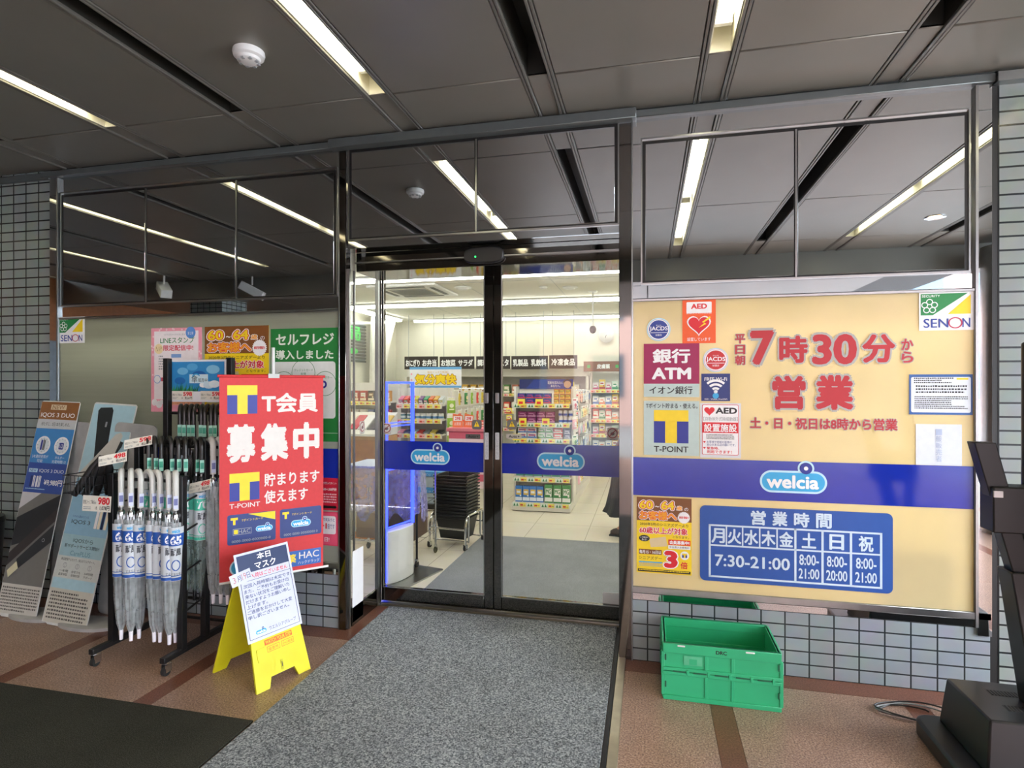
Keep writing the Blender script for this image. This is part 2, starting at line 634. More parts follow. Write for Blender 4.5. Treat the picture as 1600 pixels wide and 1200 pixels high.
MATIN = speckle('grey_shop_carpet', [(.3, '#63666a'), (.5, '#84878a'), (.7, '#a2a4a6')], 200, .9, 3, .3, .1)
CEILP = mat('grey_ceiling_panel', '#7b7972', .42, .25, var=.05, scale=2)
CEILD = mat('ceiling_rib', '#6d6b65', .4, .3, var=.05)
DARKSLOT = mat('dark_ceiling_slot', '#24241f', .6)
TROUGH = mat('white_light_trough', '#e9e6d2', .45, var=.02)
TUBE = emit('fluorescent_tube', '#fff6d8', TUBE_L)
SHOPTUBE = emit('shop_ceiling_strip', '#fffdf4', SHOP_L)
SHOPTILE = brick_mat('cream_floor_tile', '#ece6d4', '#e8e1ce', '#b0a996', .6, .6, .003, .16, .1, 'xy')
FILM_R = film('cream_window_film', '#f4e5b8', .5, .07)
FILM_L = film('grey_window_film', '#bfc1b5', .8, .2, .5)

fl = struct('floor')
mb = MB()
mb.box(-9, -9, -.12, 4.6, -.6, -.004, JOINT).box(-9, -.6, -.12, 4.6, .5, -.004, JOINT)
xs = [.34 + .9 * k for k in range(-10, 6)]
for a, b in zip(xs[:-1], xs[1:]):
    mb.box(a - .05, -9, -.03, a + .05, -.135, 0, REDGRAN)
    y = -.135
    while y > -9:
        y2 = max(y - .9, -9)
        mb.box(a + .052, y2 + .003, -.03, b - .052, y, 0, GRANITE)
        y = y2
mb.box(-9, -.132, -.03, 4.6, 0, 0, REDGRAN)
for k in range(5):
    mb.box(-1.82 + .36 * k + .003, 0, -.03, -1.82 + .36 * (k + 1), .46, 0, REDGRAN)
mb.build('granite_paving', fl)
mb = MB()
mb.box(-4.85, .5, -.1, 4, 7.4, 0, SHOPTILE)
mb.build('shop_floor', fl)
mb = MB()
mb.box(-60, -60, -.2, 60, -9, -.12, mat('asphalt', '#8b8c8d', .9)).box(4.6, -9, -.2, 60, .0, -.125, mat('pale_pavement', '#b9b6b0', .8))  # unseen street ground, made pale to bounce sky light up to the ceiling
mb.build('street_surface', fl)

ce = struct('ceiling')
mb = MB()
CX = [.325 + .855 * k for k in range(-10, 6)]
JY = [0, -.47, -1.92, -3.37, -4.0]
for a, b in zip(CX[:-1], CX[1:]):
    for y0, y1 in zip(JY[:-1], JY[1:]):
        mb.box(a + .085, y1 + .005, 3.05, b - .085, y0 - .005, 3.07, CEILP)
mb.build('panel_field', ce, bevel=.004, seg=1)
mb = MB()
for k, a in enumerate(CX):
    for sgn in (-1, 1):
        mb.box(a + sgn * .052, -4, 3.045, a + sgn * .066, 0, 3.075, CEILD)
        mb.box(a + sgn * .068, -4, 3.047, a + sgn * .083, 0, 3.075, CEILD)
    mb.box(a - .05, -.465, 3.056, a + .05, 0, 3.07, CEILP)
    mb.box(a - .05, -4, 3.056, a + .05, -3.37, 3.07, CEILP)
mb.build('slot_edging', ce, bevel=.003, seg=1)
mb = MB()
mb.box(-9, -9, 3.22, 4.6, 0, 3.3, DARKSLOT)
for k, a in enumerate(CX):
    if (k - 10) % 2:
        for sgn in (-1, 1):
            mb.box(a + sgn * .05, -3.37, 3.06, a + sgn * .056, -.465, 3.22, DARKSLOT)
        mb.box(a - .05, -.465, 3.06, a + .05, -.46, 3.22, DARKSLOT)
mb.box(-9, -4.3, 2.78, 4.6, -4.0, 3.22, CEILP)
mb.build('ceiling_void', ce)
mb = MB()
for a in range(-9, 3, 3):
    for b in range(2):
        mb.box(a + .01, -9 + 2.35 * b + .01, 2.92, a + 2.99, -9 + 2.35 * (b + 1) - .01, 2.95, CEILP)
mb.build('lower_soffit', ce)
MB().box(-9.2, -9, 3.3, 4.6, 7.6, 3.4, DARKSLOT).box(-9.2, .2, 2.86, -4.9, 7.6, 3.4, DARKSLOT).build('light_stop_slab', ce)  # unseen slab added to stop sky light leaking in above the wall

# recessed tube lights of the street-side ceiling
first = None
for k, a in enumerate(CX):
    if (k - 10) % 2 == 0 and -8.5 < a < 3:
        if first is None:
            t = thing('ceiling_light', 'recessed tube light', 'ceiling light', (0, 0, 3.05))
            mb = MB()
            mb.box(-.05, -1.45, .155, .05, 1.45, .165, TROUGH)
            for sgn in (-1, 1):
                mb.box(sgn * .05, -1.45, .008, sgn * .046, 1.45, .16, TROUGH)
                mb.box(-.05, sgn * 1.45, .008, .05, sgn * 1.445, .16, TROUGH)
            mb.build('light_housing', t)
            for sgn in (-1, 1):
                mb = MB()
                for x in (-.022, .022):
                    mb.cyl((x, sgn * .70 - .62, .085), (x, sgn * .70 + .62, .085), .015, TUBE, n=10)
                tb = mb.build('tube', t)
                for e in (-1, 1):
                    mb = MB()
                    y = sgn * .70 + e * .625
                    mb.box(-.036, y - .012, .06, .036, y + .012, .16, WHITEPL)
                    mb.build('lamp_holder', t)
            first = t
            c = t
        else:
            c = copy_tree(first)
        c.location = (a, -1.92, 3.05)
        lb = {-3.095: 'long white tube light recessed in the dark ceiling above the grey tiled pier',
              -1.385: 'long white tube light recessed in the ceiling nearest the smoke detector',
              .325: 'white tube light recessed in the ceiling above the cream window panel'}.get(round(a, 3))
        if lb:
            c['label'] = lb
        else:
            c['label'] = 'tube light seen only as a reflection in the mirror cladding'
            c['group'] = 'tube lights out of the frame'

t = thing('smoke_detector', 'round white smoke detector on the dark ceiling', 'smoke detector', (-1.775, -.98, 3.05))
mb = MB()
mb.lathe([(0, -.052), (.03, -.052), (.05, -.045), (.052, -.03)], WHITEPL, 28)
mb.build('sensor_head', t)
mb = MB()
mb.lathe([(.052, -.032), (.066, -.026), (.07, -.012), (.068, 0)], WHITEPL, 28)
mb.build('housing', t)
mb = MB()
for k in range(8):
    a0 = R(45 * k)
    mb.box(.040 * math.cos(a0) - .007, .040 * math.sin(a0) - .007, -.0525, .040 * math.cos(a0) + .007, .040 * math.sin(a0) + .007, -.046, C_GREY)
mb.build('vent_slots', t)
t = thing('downlight', 'round warm downlight seen mirrored in the upper cladding', 'downlight', (2.55, -2.74, 3.05))
MB().lathe([(.05, .0), (.085, -.006), (.085, 0)], CHROME, 24).build('trim_ring', t)
MB().lathe([(0, -.001), (.055, -.001)], emit('warm_downlight', '#ffd9a0', 14), 24).build('lamp', t)

# front wall: tile base, mirror cladding, frames
wf = struct('wall_front')
mb = MB()
mb.box(-4.14, 0, 0, -1.87, .12, .335, TILE).box(-.085, 0, 0, 1.63, .12, .335, TILE)
mb.build('tile_base', wf)
mb = MB()
for x0, x1 in ((-4.14, -1.87), (-.085, 1.63)):
    mb.box(x0, -.004, .337, x1, .1, .375, MIRROR)
    mb.box(x0, -.012, .377, x1, .1, .412, STEEL)
    mb.box(x0, -.01, 1.985, x1, .1, 2.0, STEEL)
    mb.box(x0, .002, 2.002, x1, .1, 2.075, MIRROR)
mb.build('sill_and_head_rails', wf, bevel=.002, seg=1)
panels = []
for x0, x1, n, z0, z1 in ((-4.04, -1.905, 3, 2.09, 2.86), (-.02, 1.53, 2, 2.09, 2.86), (-1.80, -.17, 2, 2.43, 2.975)):
    w = (x1 - x0) / n
    for i in range(n):
        mb = MB()
        mb.box(x0 + w * i + .008, -.002, z0 + .006, x0 + w * (i + 1) - .008, .012, z1 - .006, MIRROR)
        mb.build('mirror_panel', wf, bevel=.002, seg=1)
mb = MB()
for x0, x1, n, z0, z1 in ((-4.04, -1.905, 3, 2.09, 2.86), (-.02, 1.53, 2, 2.09, 2.86), (-1.80, -.17, 2, 2.43, 2.975)):
    w = (x1 - x0) / n
    for i in range(1, n):
        mb.box(x0 + w * i - .004, -.006, z0, x0 + w * i + .004, .01, z1, STEEL)
    mb.box(x0 - .016, -.005, z0 - .012, x1 + .016, .01, z0 - .002, STEEL)
    if z1 < 2.9:
        mb.box(x0 - .016, -.005, z1 + .02, x1 + .016, .01, z1 + .028, STEEL)
    mb.box(x0 - .016, -.004, z0, x0 - .008, .01, z1 + .02, STEEL)
    mb.box(x1 + .008, -.004, z0, x1 + .016, .01, z1 + .02, STEEL)
mb.build('panel_framing', wf)
mb = MB()
for x0, x1, z0, z1 in ((-4.04, -1.905, 2.09, 2.86), (-.02, 1.53, 2.09, 2.86), (-1.80, -.17, 2.43, 2.975)):
    mb.box(x0 - .009, .001, z0 - .006, x1 + .009, .02, z1 + .010, GASKET)
mb.build('panel_joint', wf)
mb = MB()
for x0, x1 in ((-4.14, -1.87), (-.085, 1.63)):
    mb.box(x0, .006, 2.06, x1, .04, 3.0, MIRROR)
mb.box(-1.87, .006, 2.372, -.085, .12, 3.0, MIRROR)
mb.build('cladding', wf)
mb = MB()
mb.box(-4.2, -.03, 2.995, -1.9, .05, 3.035, GREYMET).box(-.08, -.03, 2.995, 1.64, .05, 3.035, GREYMET)
mb.box(-1.92, -.06, 2.985, -.06, .05, 3.04, GREYMET)
mb.build('top_trim', wf, bevel=.003, seg=1)
mb = MB()
mb.box(-4.14, -.012, 0, -4.075, .1, 2.99, MIRROR)
mb.box(1.572, -.012, .3, 1.632, .1, 2.99, MIRROR)
mb.box(-4.078, -.016, .34, -4.066, .05, 2.99, STEEL).box(1.562, -.016, .34, 1.574, .05, 2.99, STEEL)
mb.build('edge_strips', wf)
mb = MB()
mb.box(-1.872, -.012, 0, -1.826, .05, 2.98, DARKMIR)
mb.box(-.155, -.004, 0, -.083, .47, 2.98, DARKMIR)
mb.box(-.088, -.014, 0, -.08, .02, 2.98, STEEL).box(-1.876, -.014, .0, -1.868, .0, 2.98, STEEL)
mb.build('door_posts', wf, bevel=.002, seg=1)
mb = MB()
mb.box(-4.14, .10, 2.06, -1.87, .2, 3.05, WALLW).box(-.08, .10, 2.06, 1.63, .2, 3.05, WALLW).box(-1.87, .3, 2.37, -.08, .47, 3.05, WALLW)
mb.box(-4.85, .12, 0, -4.07, .2, 3.05, WALLW).box(1.57, .12, 0, 4, .2, 3.05, WALLW)
mb.build('inner_lining', wf)

wl = struct('wall_left')
MB().box(-9, 0, 0, -4.142, .12, 3.05, TILE2).build('tile_face', wl)
MB().box(-9, -.02, 2.985, -4.142, 0, 3.03, GREYMET).build('head_trim', wl)
wr = struct('wall_right')
MB().box(0, 0, 0, 4.3, .12, 3.05, TILE2).build('tile_face', wr, M=Matrix.Translation((1.664, 0, .02)))
MB().box(1.632, .002, 0, 1.665, .12, 3.03, GASKET).build('shadow_joint', wr)
MB().box(1.64, -.05, 2.985, 6, 0, 3.03, STEEL).build('head_trim', wr)
we = struct('wall_street_end')
mb = MB()
mb.box(-9.2, -9, 0, -9, 0, 3.2, mat('warm_wall_panel', '#a56b45', .4))
mb.box(-9.0, -5.5, 0, -8.97, -1.2, 2.2, mat('blue_grey_lobby_panel', '#8c97a3', .3))
mb.box(-9, -8.95, 0, -2.4, -8.8, 2.92, mat('daylight_block_wall', '#4d4a45', .35))  # unseen rear wall added to keep daylight off this side
mb.build('panelling', we)
co = struct('column')
MB().lathe([(.26, 0), (.26, 2.95)], STEEL, 32, (3.64, -3.7, 0)).build('shaft', co)
MB().box(-7.3, -5.4, 0, -6.7, -4.8, 2.95, TILE2).build('square_shaft', co)

# buildings across the street (mirrored in the cladding)
for nm, x0, x1, y0, y1, h, c in (('building', -3, 15, -24, -20, 11, '#d9b3a8'), ('building', -24, -3, -27, -21, 14, '#9d6b50'), ('building', 15, 34, -26, -19, 9, '#c9ccd0')):
    t = struct(nm)
    mb = MB()
    mb.box(x0, y0, -.1, x1, y1, h, mat('facade' + c[1:], c, .7))
    mb.build('facade_wall', t)
    mb = MB()
    x = x0 + .8
    while x < x1 - 1.6:
        for z in range(3):
            mb.box(x, y1, 1 + z * 3, x + 1.3, y1 + .05, 2.7 + z * 3, mat('street_window_glass', '#5a6b78', .1))
        x += 2.2
    mb.build('window_bays', t)

# windows either side of the door: film behind glass with a cobalt band
for nm, x0, x1, fm, lx in (('window_1', -4.066, -1.874, FILM_L, None), ('window_2', -.083, 1.565, FILM_R, (1239, 753))):
    t = struct(nm)
    mb = MB()
    mb.box(x0 + .004, .0, .412, x1 - .004, .010, 1.985, fm)
    mb.build('film_pane', t)
    mb = MB()
    mb.box(-(x1 - x0) / 2 + .004, -.105, -.0015, (x1 - x0) / 2 - .004, .105, 0, BAND)
    if lx:
        x, z = P(lx[0], lx[1], 0)
        drugstore_mark(mb, x - (x0 + x1) / 2, z - 1.02, .325, 1)
    mb.build('colour_band', t, smooth=False, M=facing((x0 + x1) / 2, -.0022, 1.02))
    mb = MB()
    mb.box(x0, -.008, .412, x0 + .006, .03, 1.985, STEEL).box(x1 - .006, -.008, .412, x1, .03, 1.985, STEEL)
    mb.build('window_frame', t)

# ------------------------------------------------------------------ sliding doors
for nm, x0, x1, g0, g1, lw in (('door_1', -1.812, -1.001, -1.795, -1.066, (672, 714)), ('door_2', -.999, -.157, -.945, -.172, (876, 721))):
    t = struct(nm)
    mb = MB()
    mb.box(x0, .455, .02, g0, .495, 2.33, DARKMIR).box(g1, .455, .02, x1, .495, 2.33, DARKMIR)
    mb.box(g0, .455, .02, g1, .495, .115, DARKMIR).box(g0, .455, 2.28, g1, .495, 2.33, DARKMIR)
    mb.build('door_frame', t, bevel=.003, seg=1)
    mb = MB()
    for e in (g0, g1):
        mb.box(e - .003, .452, .115, e + .003, .456, 2.28, STEEL)
    mb.box(g0, .452, .112, g1, .456, .118, STEEL)
    mb.build('glazing_bead', t)
    MB().box(g0, .472, .115, g1, .478, 2.28, GLASS).build('door_glass', t)
    mb = MB()
    mb.box(-(g1 - g0) / 2, -.1, -.001, (g1 - g0) / 2, .1, 0, BAND)
    x, z = P(lw[0], lw[1], .47)
    drugstore_mark(mb, x - (g0 + g1) / 2, z - 1.035, .285 if nm == 'door_1' else .315, 1)
    mb.build('colour_band', t, smooth=False, M=facing((g0 + g1) / 2, .4705, 1.035))
ds = struct('door_surround')
mb = MB()
mb.box(-1.826, .12, 2.25, -.155, .45, 2.372, DARKMIR)
mb.build('operator_cover', ds, bevel=.003, seg=1)
mb = MB()
mb.box(-1.826, .10, 2.30, -.155, .12, 2.308, STEEL)
mb.box(-1.826, .44, 0, -.155, .52, .012, STEEL).box(-1.826, .40, 0, -.155, .44, .006, mat('sill_brass', '#8d8672', .3, .8))
mb.build('track', ds)
mb = MB()
mb.box(-1.826, .0, 2.374, -.155, .12, 2.378, MIRROR)
mb.build('soffit', ds)
mb = MB()
mb.box(-1.826, .05, .115, -1.820, .40, 2.25, GLASS)
mb.build('return_glass', ds)
mb = MB()
mb.box(-1.83, .012, 0, -1.813, .03, 2.25, STEEL).box(-1.83, .085, .115, -1.816, .092, 2.25, STEEL)
mb.box(-1.832, .40, 0, -1.808, .425, 2.25, STEEL).box(-1.838, .427, 0, -1.812, .455, 2.25, GASKET)
mb.box(-1.83, .05, .0, -1.814, .40, .115, DARKMIR)
mb.build('return_frame', ds)

t = thing('door_sensor', 'dark oval motion sensor on the head of the sliding doors', 'sensor', (-.965, .118, 2.31))
mb = MB(); mb.T = facing(0, 0, 0)
mb.prism([(.125 * math.copysign(abs(math.cos(a)) ** .6, math.cos(a)), .05 * math.copysign(abs(math.sin(a)) ** .6, math.sin(a))) for a in [2 * math.pi * i / 32 for i in range(32)]], BLACKPL, 0, .035)
mb.build('housing', t, bevel=.008)
mb = MB(); mb.T = facing(0, -.0355, 0)
mb.disc(-.05, -.01, .006, emit('green_indicator', '#39ff7a', 2))
mb.build('indicator', t)

# mats
t = MB().box(-1.725, -3.6, .001, -.185, .395, .011, MATGREY).build('entrance_mat', bevel=.003, seg=1)
tag(t, 'wide grey speckled entrance mat leading up to the sliding doors', 'mat')
tr = MB()
tr.box(-.183, -3.6, 0, -.162, .39, .010, RUBBER).box(-.161, -3.6, 0, -.118, .39, .009, mat('mat_edge_metal', '#a9a08c', .35, .7))
tr = tr.build('mat_frame', bevel=.002, seg=1)
tag(tr, 'narrow metal and black edging along the grey entrance mat', 'mat edging')
t = MB().box(-6.5, -4.0, .001, -1.735, -1.0, .011, MATBLACK).build('door_mat', bevel=.003, seg=1)
tag(t, 'large black floor mat lying on the brown granite', 'mat')
t = MB().box(-1.62, .53, .001, 1.2, 2.36, .009, MATIN).build('shop_mat', bevel=.003, seg=1)
tag(t, 'plain grey mat inside the shop behind the doors', 'mat')

# ------------------------------------------------------------------ shop shell
wb = struct('wall_back')
MB().box(-4.85, 7.3, 0, 4, 7.42, 2.75, WALLW).build('plaster', wb)
ws = struct('wall_side')
MB().box(-4.9, .2, 0, -4.8, 7.3, 2.75, WALLW).build('plaster', ws)
MB().box(4.0, .2, 0, 4.1, 7.3, 2.75, WALLW).build('plaster_far', ws)
c2 = struct('ceiling_shop')
mb = MB()
mb.box(-4.9, .2, 2.75, 4.1, 7.42, 2.85, mat('shop_ceiling_board', '#e4e2d6', .7, var=.02))
mb.build('ceiling_board', c2)
mb = MB()
for y in (1.2, 3.4, 5.6):
    mb.box(-4.8, y, 2.748, 4, y + .004, 2.751, C_GREY)
for x in range(-4, 4):
    mb.box(x * 1.1, .5, 2.748, x * 1.1 + .004, 7.3, 2.751, C_GREY)
mb.build('board_joint', c2)
for y, lb in ((.75, 'ceiling strip light just inside the doors'), (2.83, 'white ceiling strip light of the shop nearest the doors'),
              (4.9, 'white ceiling strip light in the middle of the shop'), (7.0, 'white ceiling strip light along the back wall of the shop')):
    t = thing('strip_light', lb, 'ceiling light', (0, y, 2.745))
    x0 = -4.3 if y == 7.0 else -4.6
    MB().box(x0, -.07, -.02, 3.8, .07, 0, WHITEPL).build('light_housing', t)
    MB().box(x0 + .02, -.05, -.055, 3.78, .05, -.021, SHOPTUBE if y < 7 else emit('dim_ceiling_strip', '#fffdf4', SHOP_L * .5)).build('diffuser', t)
t = thing('strip_light', 'short ceiling strip light running along the side wall of the shop', 'ceiling light', (-4.5, 6.0, 2.745))
MB().box(-.07, -1.0, -.02, .07, .8, 0, WHITEPL).build('light_housing', t)
MB().box(-.05, -.98, -.055, .05, .78, -.021, SHOPTUBE).build('diffuser', t)

t = thing('air_conditioner', 'square white ceiling air conditioner with a beige grille', 'air conditioner', (-2.94, 3.75, 2.75))
MB().box(-.45, -.45, -.03, .45, .45, 0, WHITEPL).build('panel', t, bevel=.01)
mb = MB()
mb.box(-.25, -.25, -.036, .25, .25, -.03, mat('beige_grille', '#b5b09a', .5))
for k in range(11):
    mb.box(-.24, -.235 + .045 * k, -.04, .24, -.225 + .045 * k, -.035, C_GREY)
mb.build('grille', t)
for a in range(4):
    mb = MB(); mb.T = Matrix.Rotation(R(90 * a), 4, 'Z')
    mb.box(-.28, .32, -.034, .28, .375, -.03, BLACKPL)
    mb.build('air_outlet', t)
for x, y, r, lb in ((-2.27, 3.72, .11, 'round white ceiling vent beside the air conditioner'), (-1.27, 3.9, .06, 'small round white detector on the shop ceiling'), (-.95, 4.0, .10, 'flat white round vent right of the small detector')):
    o = MB().lathe([(0, -.03), (r * .55, -.03), (r * .7, -.012), (r, -.008), (r, 0)], WHITEPL, 24).build('ceiling_vent', M=Matrix.Translation((x, y, 2.75)))
    tag(o, lb, 'ceiling vent')
t = thing('security_camera', 'small black dome camera on a long white pole', 'security camera', (-.70, 4.4, 2.75))
MB().lathe([(.05, -.015), (.06, 0)], WHITEPL).build('ceiling_plate', t)
MB().cyl((0, 0, -.01), (0, 0, -.46), .009, WHITEPL).build('pole', t)
MB().lathe([(0, -.56), (.03, -.548), (.045, -.515), (.045, -.49), (.03, -.46)], BLACKPL).build('camera_head', t)
t = thing('wall_clock', 'round white wall clock high on the back wall', 'clock', (-.72, 7.285, 2.41))
mb = MB(); mb.T = facing(0, 0, 0)
mb.lathe([(0, 0), (.135, 0), (.14, .02), (.128, .028)], mat('pale_clock_rim', '#c6c9c6', .3), 36); mb.build('rim', t)
mb = MB(); mb.T = facing(0, -.024, 0)
mb.disc(0, 0, .122, C_WHITE, 0, 36)
for k in range(12):
    a = R(30 * k)
    mb.line(.09 * math.cos(a), .09 * math.sin(a), .112 * math.cos(a), .112 * math.sin(a), .008, C_BLK, 1)
mb.text('12', -.022, .06, .022, .085, C_BLK); mb.text('6', -.01, -.085, .01, -.06, C_BLK)
mb.build('dial', t, smooth=False)
mb = MB(); mb.T = facing(0, -.027, 0)
mb.line(0, 0, -.075, .02, .007, C_BLK); mb.line(0, 0, -.02, -.055, .009, C_BLK, 2)
mb.build('hands', t, smooth=False)
t = thing('curtain', 'long white curtain drawn aside beside the back wall', 'curtain', (-4.66, 6.3, 0))
v, f = [], []
for i in range(41):
    for j in range(9):
        z = 2.7 - 2.3 * j / 8
        sp = .9 * (1 - .75 * math.sin(math.pi * min(1, j / 7) / 2))
        v.append((.05 * math.sin(i * 1.3) + .03, -.4 + sp * i / 40, z))
for i in range(40):
    for j in range(8):
        a = i * 9 + j
        f.append((a, a + 1, a + 10, a + 9))
o = MB().add(v, f, mat('white_curtain', '#e9e8e0', .8)).build('drape', t)
so = o.modifiers.new('thickness', 'SOLIDIFY'); so.thickness = .006
MB().cyl((.03, -.5, 2.7), (.03, .6, 2.7), .012, STEEL).build('rail', t)
t = thing('window_blind', 'dark striped blind with green lettering on the side wall', 'blind', (-4.79, 5.3, 1.9))
mb = MB()
for k in range(12):
    mb.box(0, -.7, k * .055, .02, .7, k * .055 + .033, mat('blind_slat', '#3d4240', .5))
mb.build('slats', t)
mb = MB()
mb.box(-.004, -.7, 0, .0, .7, .66, C_GREY); mb.build('backing', t)
mb = MB(); mb.T = facing(.022, 0, .33, R(90))
gl = ink('#2fbf4f')
mb.text('薬局', -.5, .03, .5, .28, gl, 1, bold=.03); mb.disc(-.3, -.15, .12, gl, 1, 20, .05); mb.disc(.25, -.15, .15, gl, 1, 20, .05)
mb.build('lettering', t, smooth=False)

for x, y, rz, lb in ((-6.6, -3.55, 35, 'white box spotlight mirrored in the cladding, the one nearer the tiled pier'), (-5.45, -3.9, -20, 'white box spotlight mirrored in the cladding, the one nearer the doors')):
    t = thing('spotlight', lb, 'spotlight', (x, y, 3.05), R(rz))
    MB().cyl((0, 0, 0), (0, 0, -.12), .012, WHITEPL).build('stem', t)
    mb = MB(); mb.T = Matrix.Translation((0, 0, -.2)) @ Matrix.Rotation(R(28), 4, 'Y')
    mb.box(-.17, -.07, -.06, .17, .07, .06, WHITEPL)
    mb.build('lamp_body', t, bevel=.008)
# ------------------------------------------------------------------ stickers and lettering on the cream window
Y0 = -.003
Z8 = (980, 420, .375)            # crop the right window was read from
LRED, LGREY = ink('#b5222c'), ink('#a9aaa6')
MAROON, PALEG = ink('#9a1450'), ink('#b9cdc8')

s = Sheet((81, 205, 181, 301), Y0, Z8, None)
s.disc(131, 253, 50, C_PALEBLUE, 0).disc(131, 253, 46, C_GREY, .5).disc(131, 253, 44.5, C_WHITE, 1).disc(131, 253, 40, ink('#2a3f8e'), 1.5)
s.text('JACDS', 93, 240, 169, 262, C_WHITE, 2, bold=.02).rect(96, 265, 166, 267, C_WHITE, 2).text('加盟店', 118, 272, 144, 280, C_WHITE, 2).text('安心の', 120, 233, 142, 238, C_WHITE, 2)
s.done('round_sticker', 'round blue membership sticker above the maroon bank sign', 'sticker', 'membership stickers')
s = Sheet((316, 331, 422, 429), Y0, Z8, None)
s.disc(369, 380, 53, C_PALEBLUE, 0).disc(369, 380, 49, C_PINK, .5).disc(369, 380, 47, C_WHITE, 1).disc(369, 380, 42, ink('#c3272c'), 1.5)
s.text('JACDS', 329, 367, 409, 390, C_WHITE, 2, bold=.02).rect(332, 392, 406, 394, C_WHITE, 2).text('加盟店', 355, 399, 383, 407, C_WHITE, 2).text('安心の', 357, 359, 381, 364, C_WHITE, 2)
s.done('round_sticker', 'round red membership sticker above the free wireless sticker', 'sticker', 'membership stickers')

s = Sheet((230, 124, 369, 310), Y0, Z8, C_ORANGE)
s.rrect(247, 138, 352, 184, 4, C_WHITE).text('AED', 266, 145, 333, 167, C_RED, bold=.04).text('自動体外式除細動器', 248, 172, 352, 188, C_WHITE)
hx = lambda cx, cy, w, h: [(cx + w * .5 * math.sin(a) ** 3, cy - h * (13 * math.cos(a) - 5 * math.cos(2 * a) - 2 * math.cos(3 * a) - math.cos(4 * a)) / 30) for a in [2 * math.pi * i / 36 for i in range(36)]]
s.poly(hx(299, 232, 100, 88), C_WHITE).poly(hx(299, 232, 88, 76), C_RED, 2)
s.poly([(345, 198), (312, 222), (322, 226), (298, 246), (330, 230), (320, 224), (347, 206)], C_YEL, 3)
s.text('設置しています', 250, 286, 348, 301, C_WHITE)
s.done('defibrillator_sticker', 'tall orange defibrillator sticker with a red heart', 'sticker')

s = Sheet((69, 311, 301, 534), Y0, Z8, MAROON)
s.rect(69, 479, 301, 534, PALEG)
s.text('銀行', 106, 333, 264, 394, C_WHITE, bold=.035).text('ATM', 103, 411, 267, 461, C_WHITE, bold=.045).text('イオン銀行', 92, 489, 273, 522, C_BLK, bold=.015)
s.done('bank_machine_sign', 'maroon square sign for a bank cash machine', 'sign')

s = Sheet((309, 437, 429, 551), Y0, Z8, ink('#1f3273'))
s.text('FREE Wi-Fi', 322, 452, 416, 467, C_WHITE, bold=.012)
for r0 in (14, 31, 48):
    s.ring(369, 516, r0, r0 + 10, C_WHITE, 2, a0=48, a1=132, n=12)
s.disc(369, 512, 8, C_WHITE, 2)
s.disc(369, 529, 13, C_LBLUE, 2).text('SSID : Welcia_FreeWiFi', 322, 540, 417, 547, C_WHITE)
s.done('wireless_sticker', 'navy free wireless sticker with white arcs', 'sticker')

s = Sheet((69, 551, 301, 778), Y0, Z8, PALEG)
s.text('Tポイント貯まる・使える。', 78, 560, 293, 582, C_BLK, bold=.012)
s.mb and point_mark(s.mb, *s.bx(112, 589, 256, 726), l=1)
s.text('T-POINT', 112, 739, 256, 764, C_BLK, bold=.015)
s.done('point_card_sign', 'pale square sign with a yellow letter on blue blocks', 'sign')

s = Sheet((304, 560, 474, 788), Y0, Z8, ink('#d9dbe0'))
s.rrect(312, 566, 464, 776, 6, C_RED).rrect(314, 568, 462, 774, 5, C_WHITE, 2)
s.poly(hx(343, 592, 44, 38), C_RED, 3).text('AED', 368, 578, 458, 604, C_BLK, 3, bold=.04)
s.text('【自動体外式除細動器】', 318, 617, 460, 634, C_GREY, 3).rect(314, 640, 462, 684, C_RED, 3).text('設置施設', 320, 646, 457, 680, C_WHITE, 4, bold=.02)
s.scribble(330, 690, 446, 712, C_BLK, 4, 3)
s.text('お客様や地域の皆様の', 332, 716, 436, 727, ink('#33478f'), 3).text('安心がある店の願いです。', 332, 728, 452, 739, ink('#33478f'), 3)
s.text('緊急時、', 332, 742, 384, 754, C_RED, 3, bold=.02).text('利用できます！', 332, 756, 436, 770, C_RED, 3, bold=.02)
s.poly(hx(322, 722, 10, 9), C_RED, 3).poly(hx(322, 747, 10, 9), C_RED, 3)
s.done('defibrillator_notice', 'white defibrillator notice with a red border beside the pale point card sign', 'sign')

def decal(name, label, parts, rect, crop=Z8, group='opening hours lettering'):
    s = Sheet(rect, Y0, crop, None)
    for t, x0, y0, x1, y1, b in parts:
        s.text(t, x0, y0, x1, y1, LRED, 3, bold=b, edge=LGREY, edge_w=.055)
    s.done(name, label, 'lettering', group)
decal('window_lettering', 'big red lettering of the weekday opening time', [('7', 516, 251, 622, 400, .045), ('時', 642, 276, 764, 392, .04), ('30', 782, 272, 968, 400, .04), ('分', 988, 276, 1122, 394, .04)]
      + [(c, 450, 266 + 46 * i, 494, 306 + 46 * i, .03) for i, c in enumerate('平日朝')] + [(c, 1145, 297 + 51 * i, 1192, 343 + 51 * i, .03) for i, c in enumerate('から')], (440, 245, 1200, 408))
decal('window_lettering', 'red lettering of two large characters in the second line', [('営', 604, 444, 746, 588, .045), ('業', 786, 442, 944, 588, .045)], (595, 440, 950, 592))
decal('window_lettering', 'small red line of lettering for weekend and holiday hours', [('土・日・祝日は8時から営業', 512, 622, 1126, 670, .03)], (508, 618, 1132, 674))

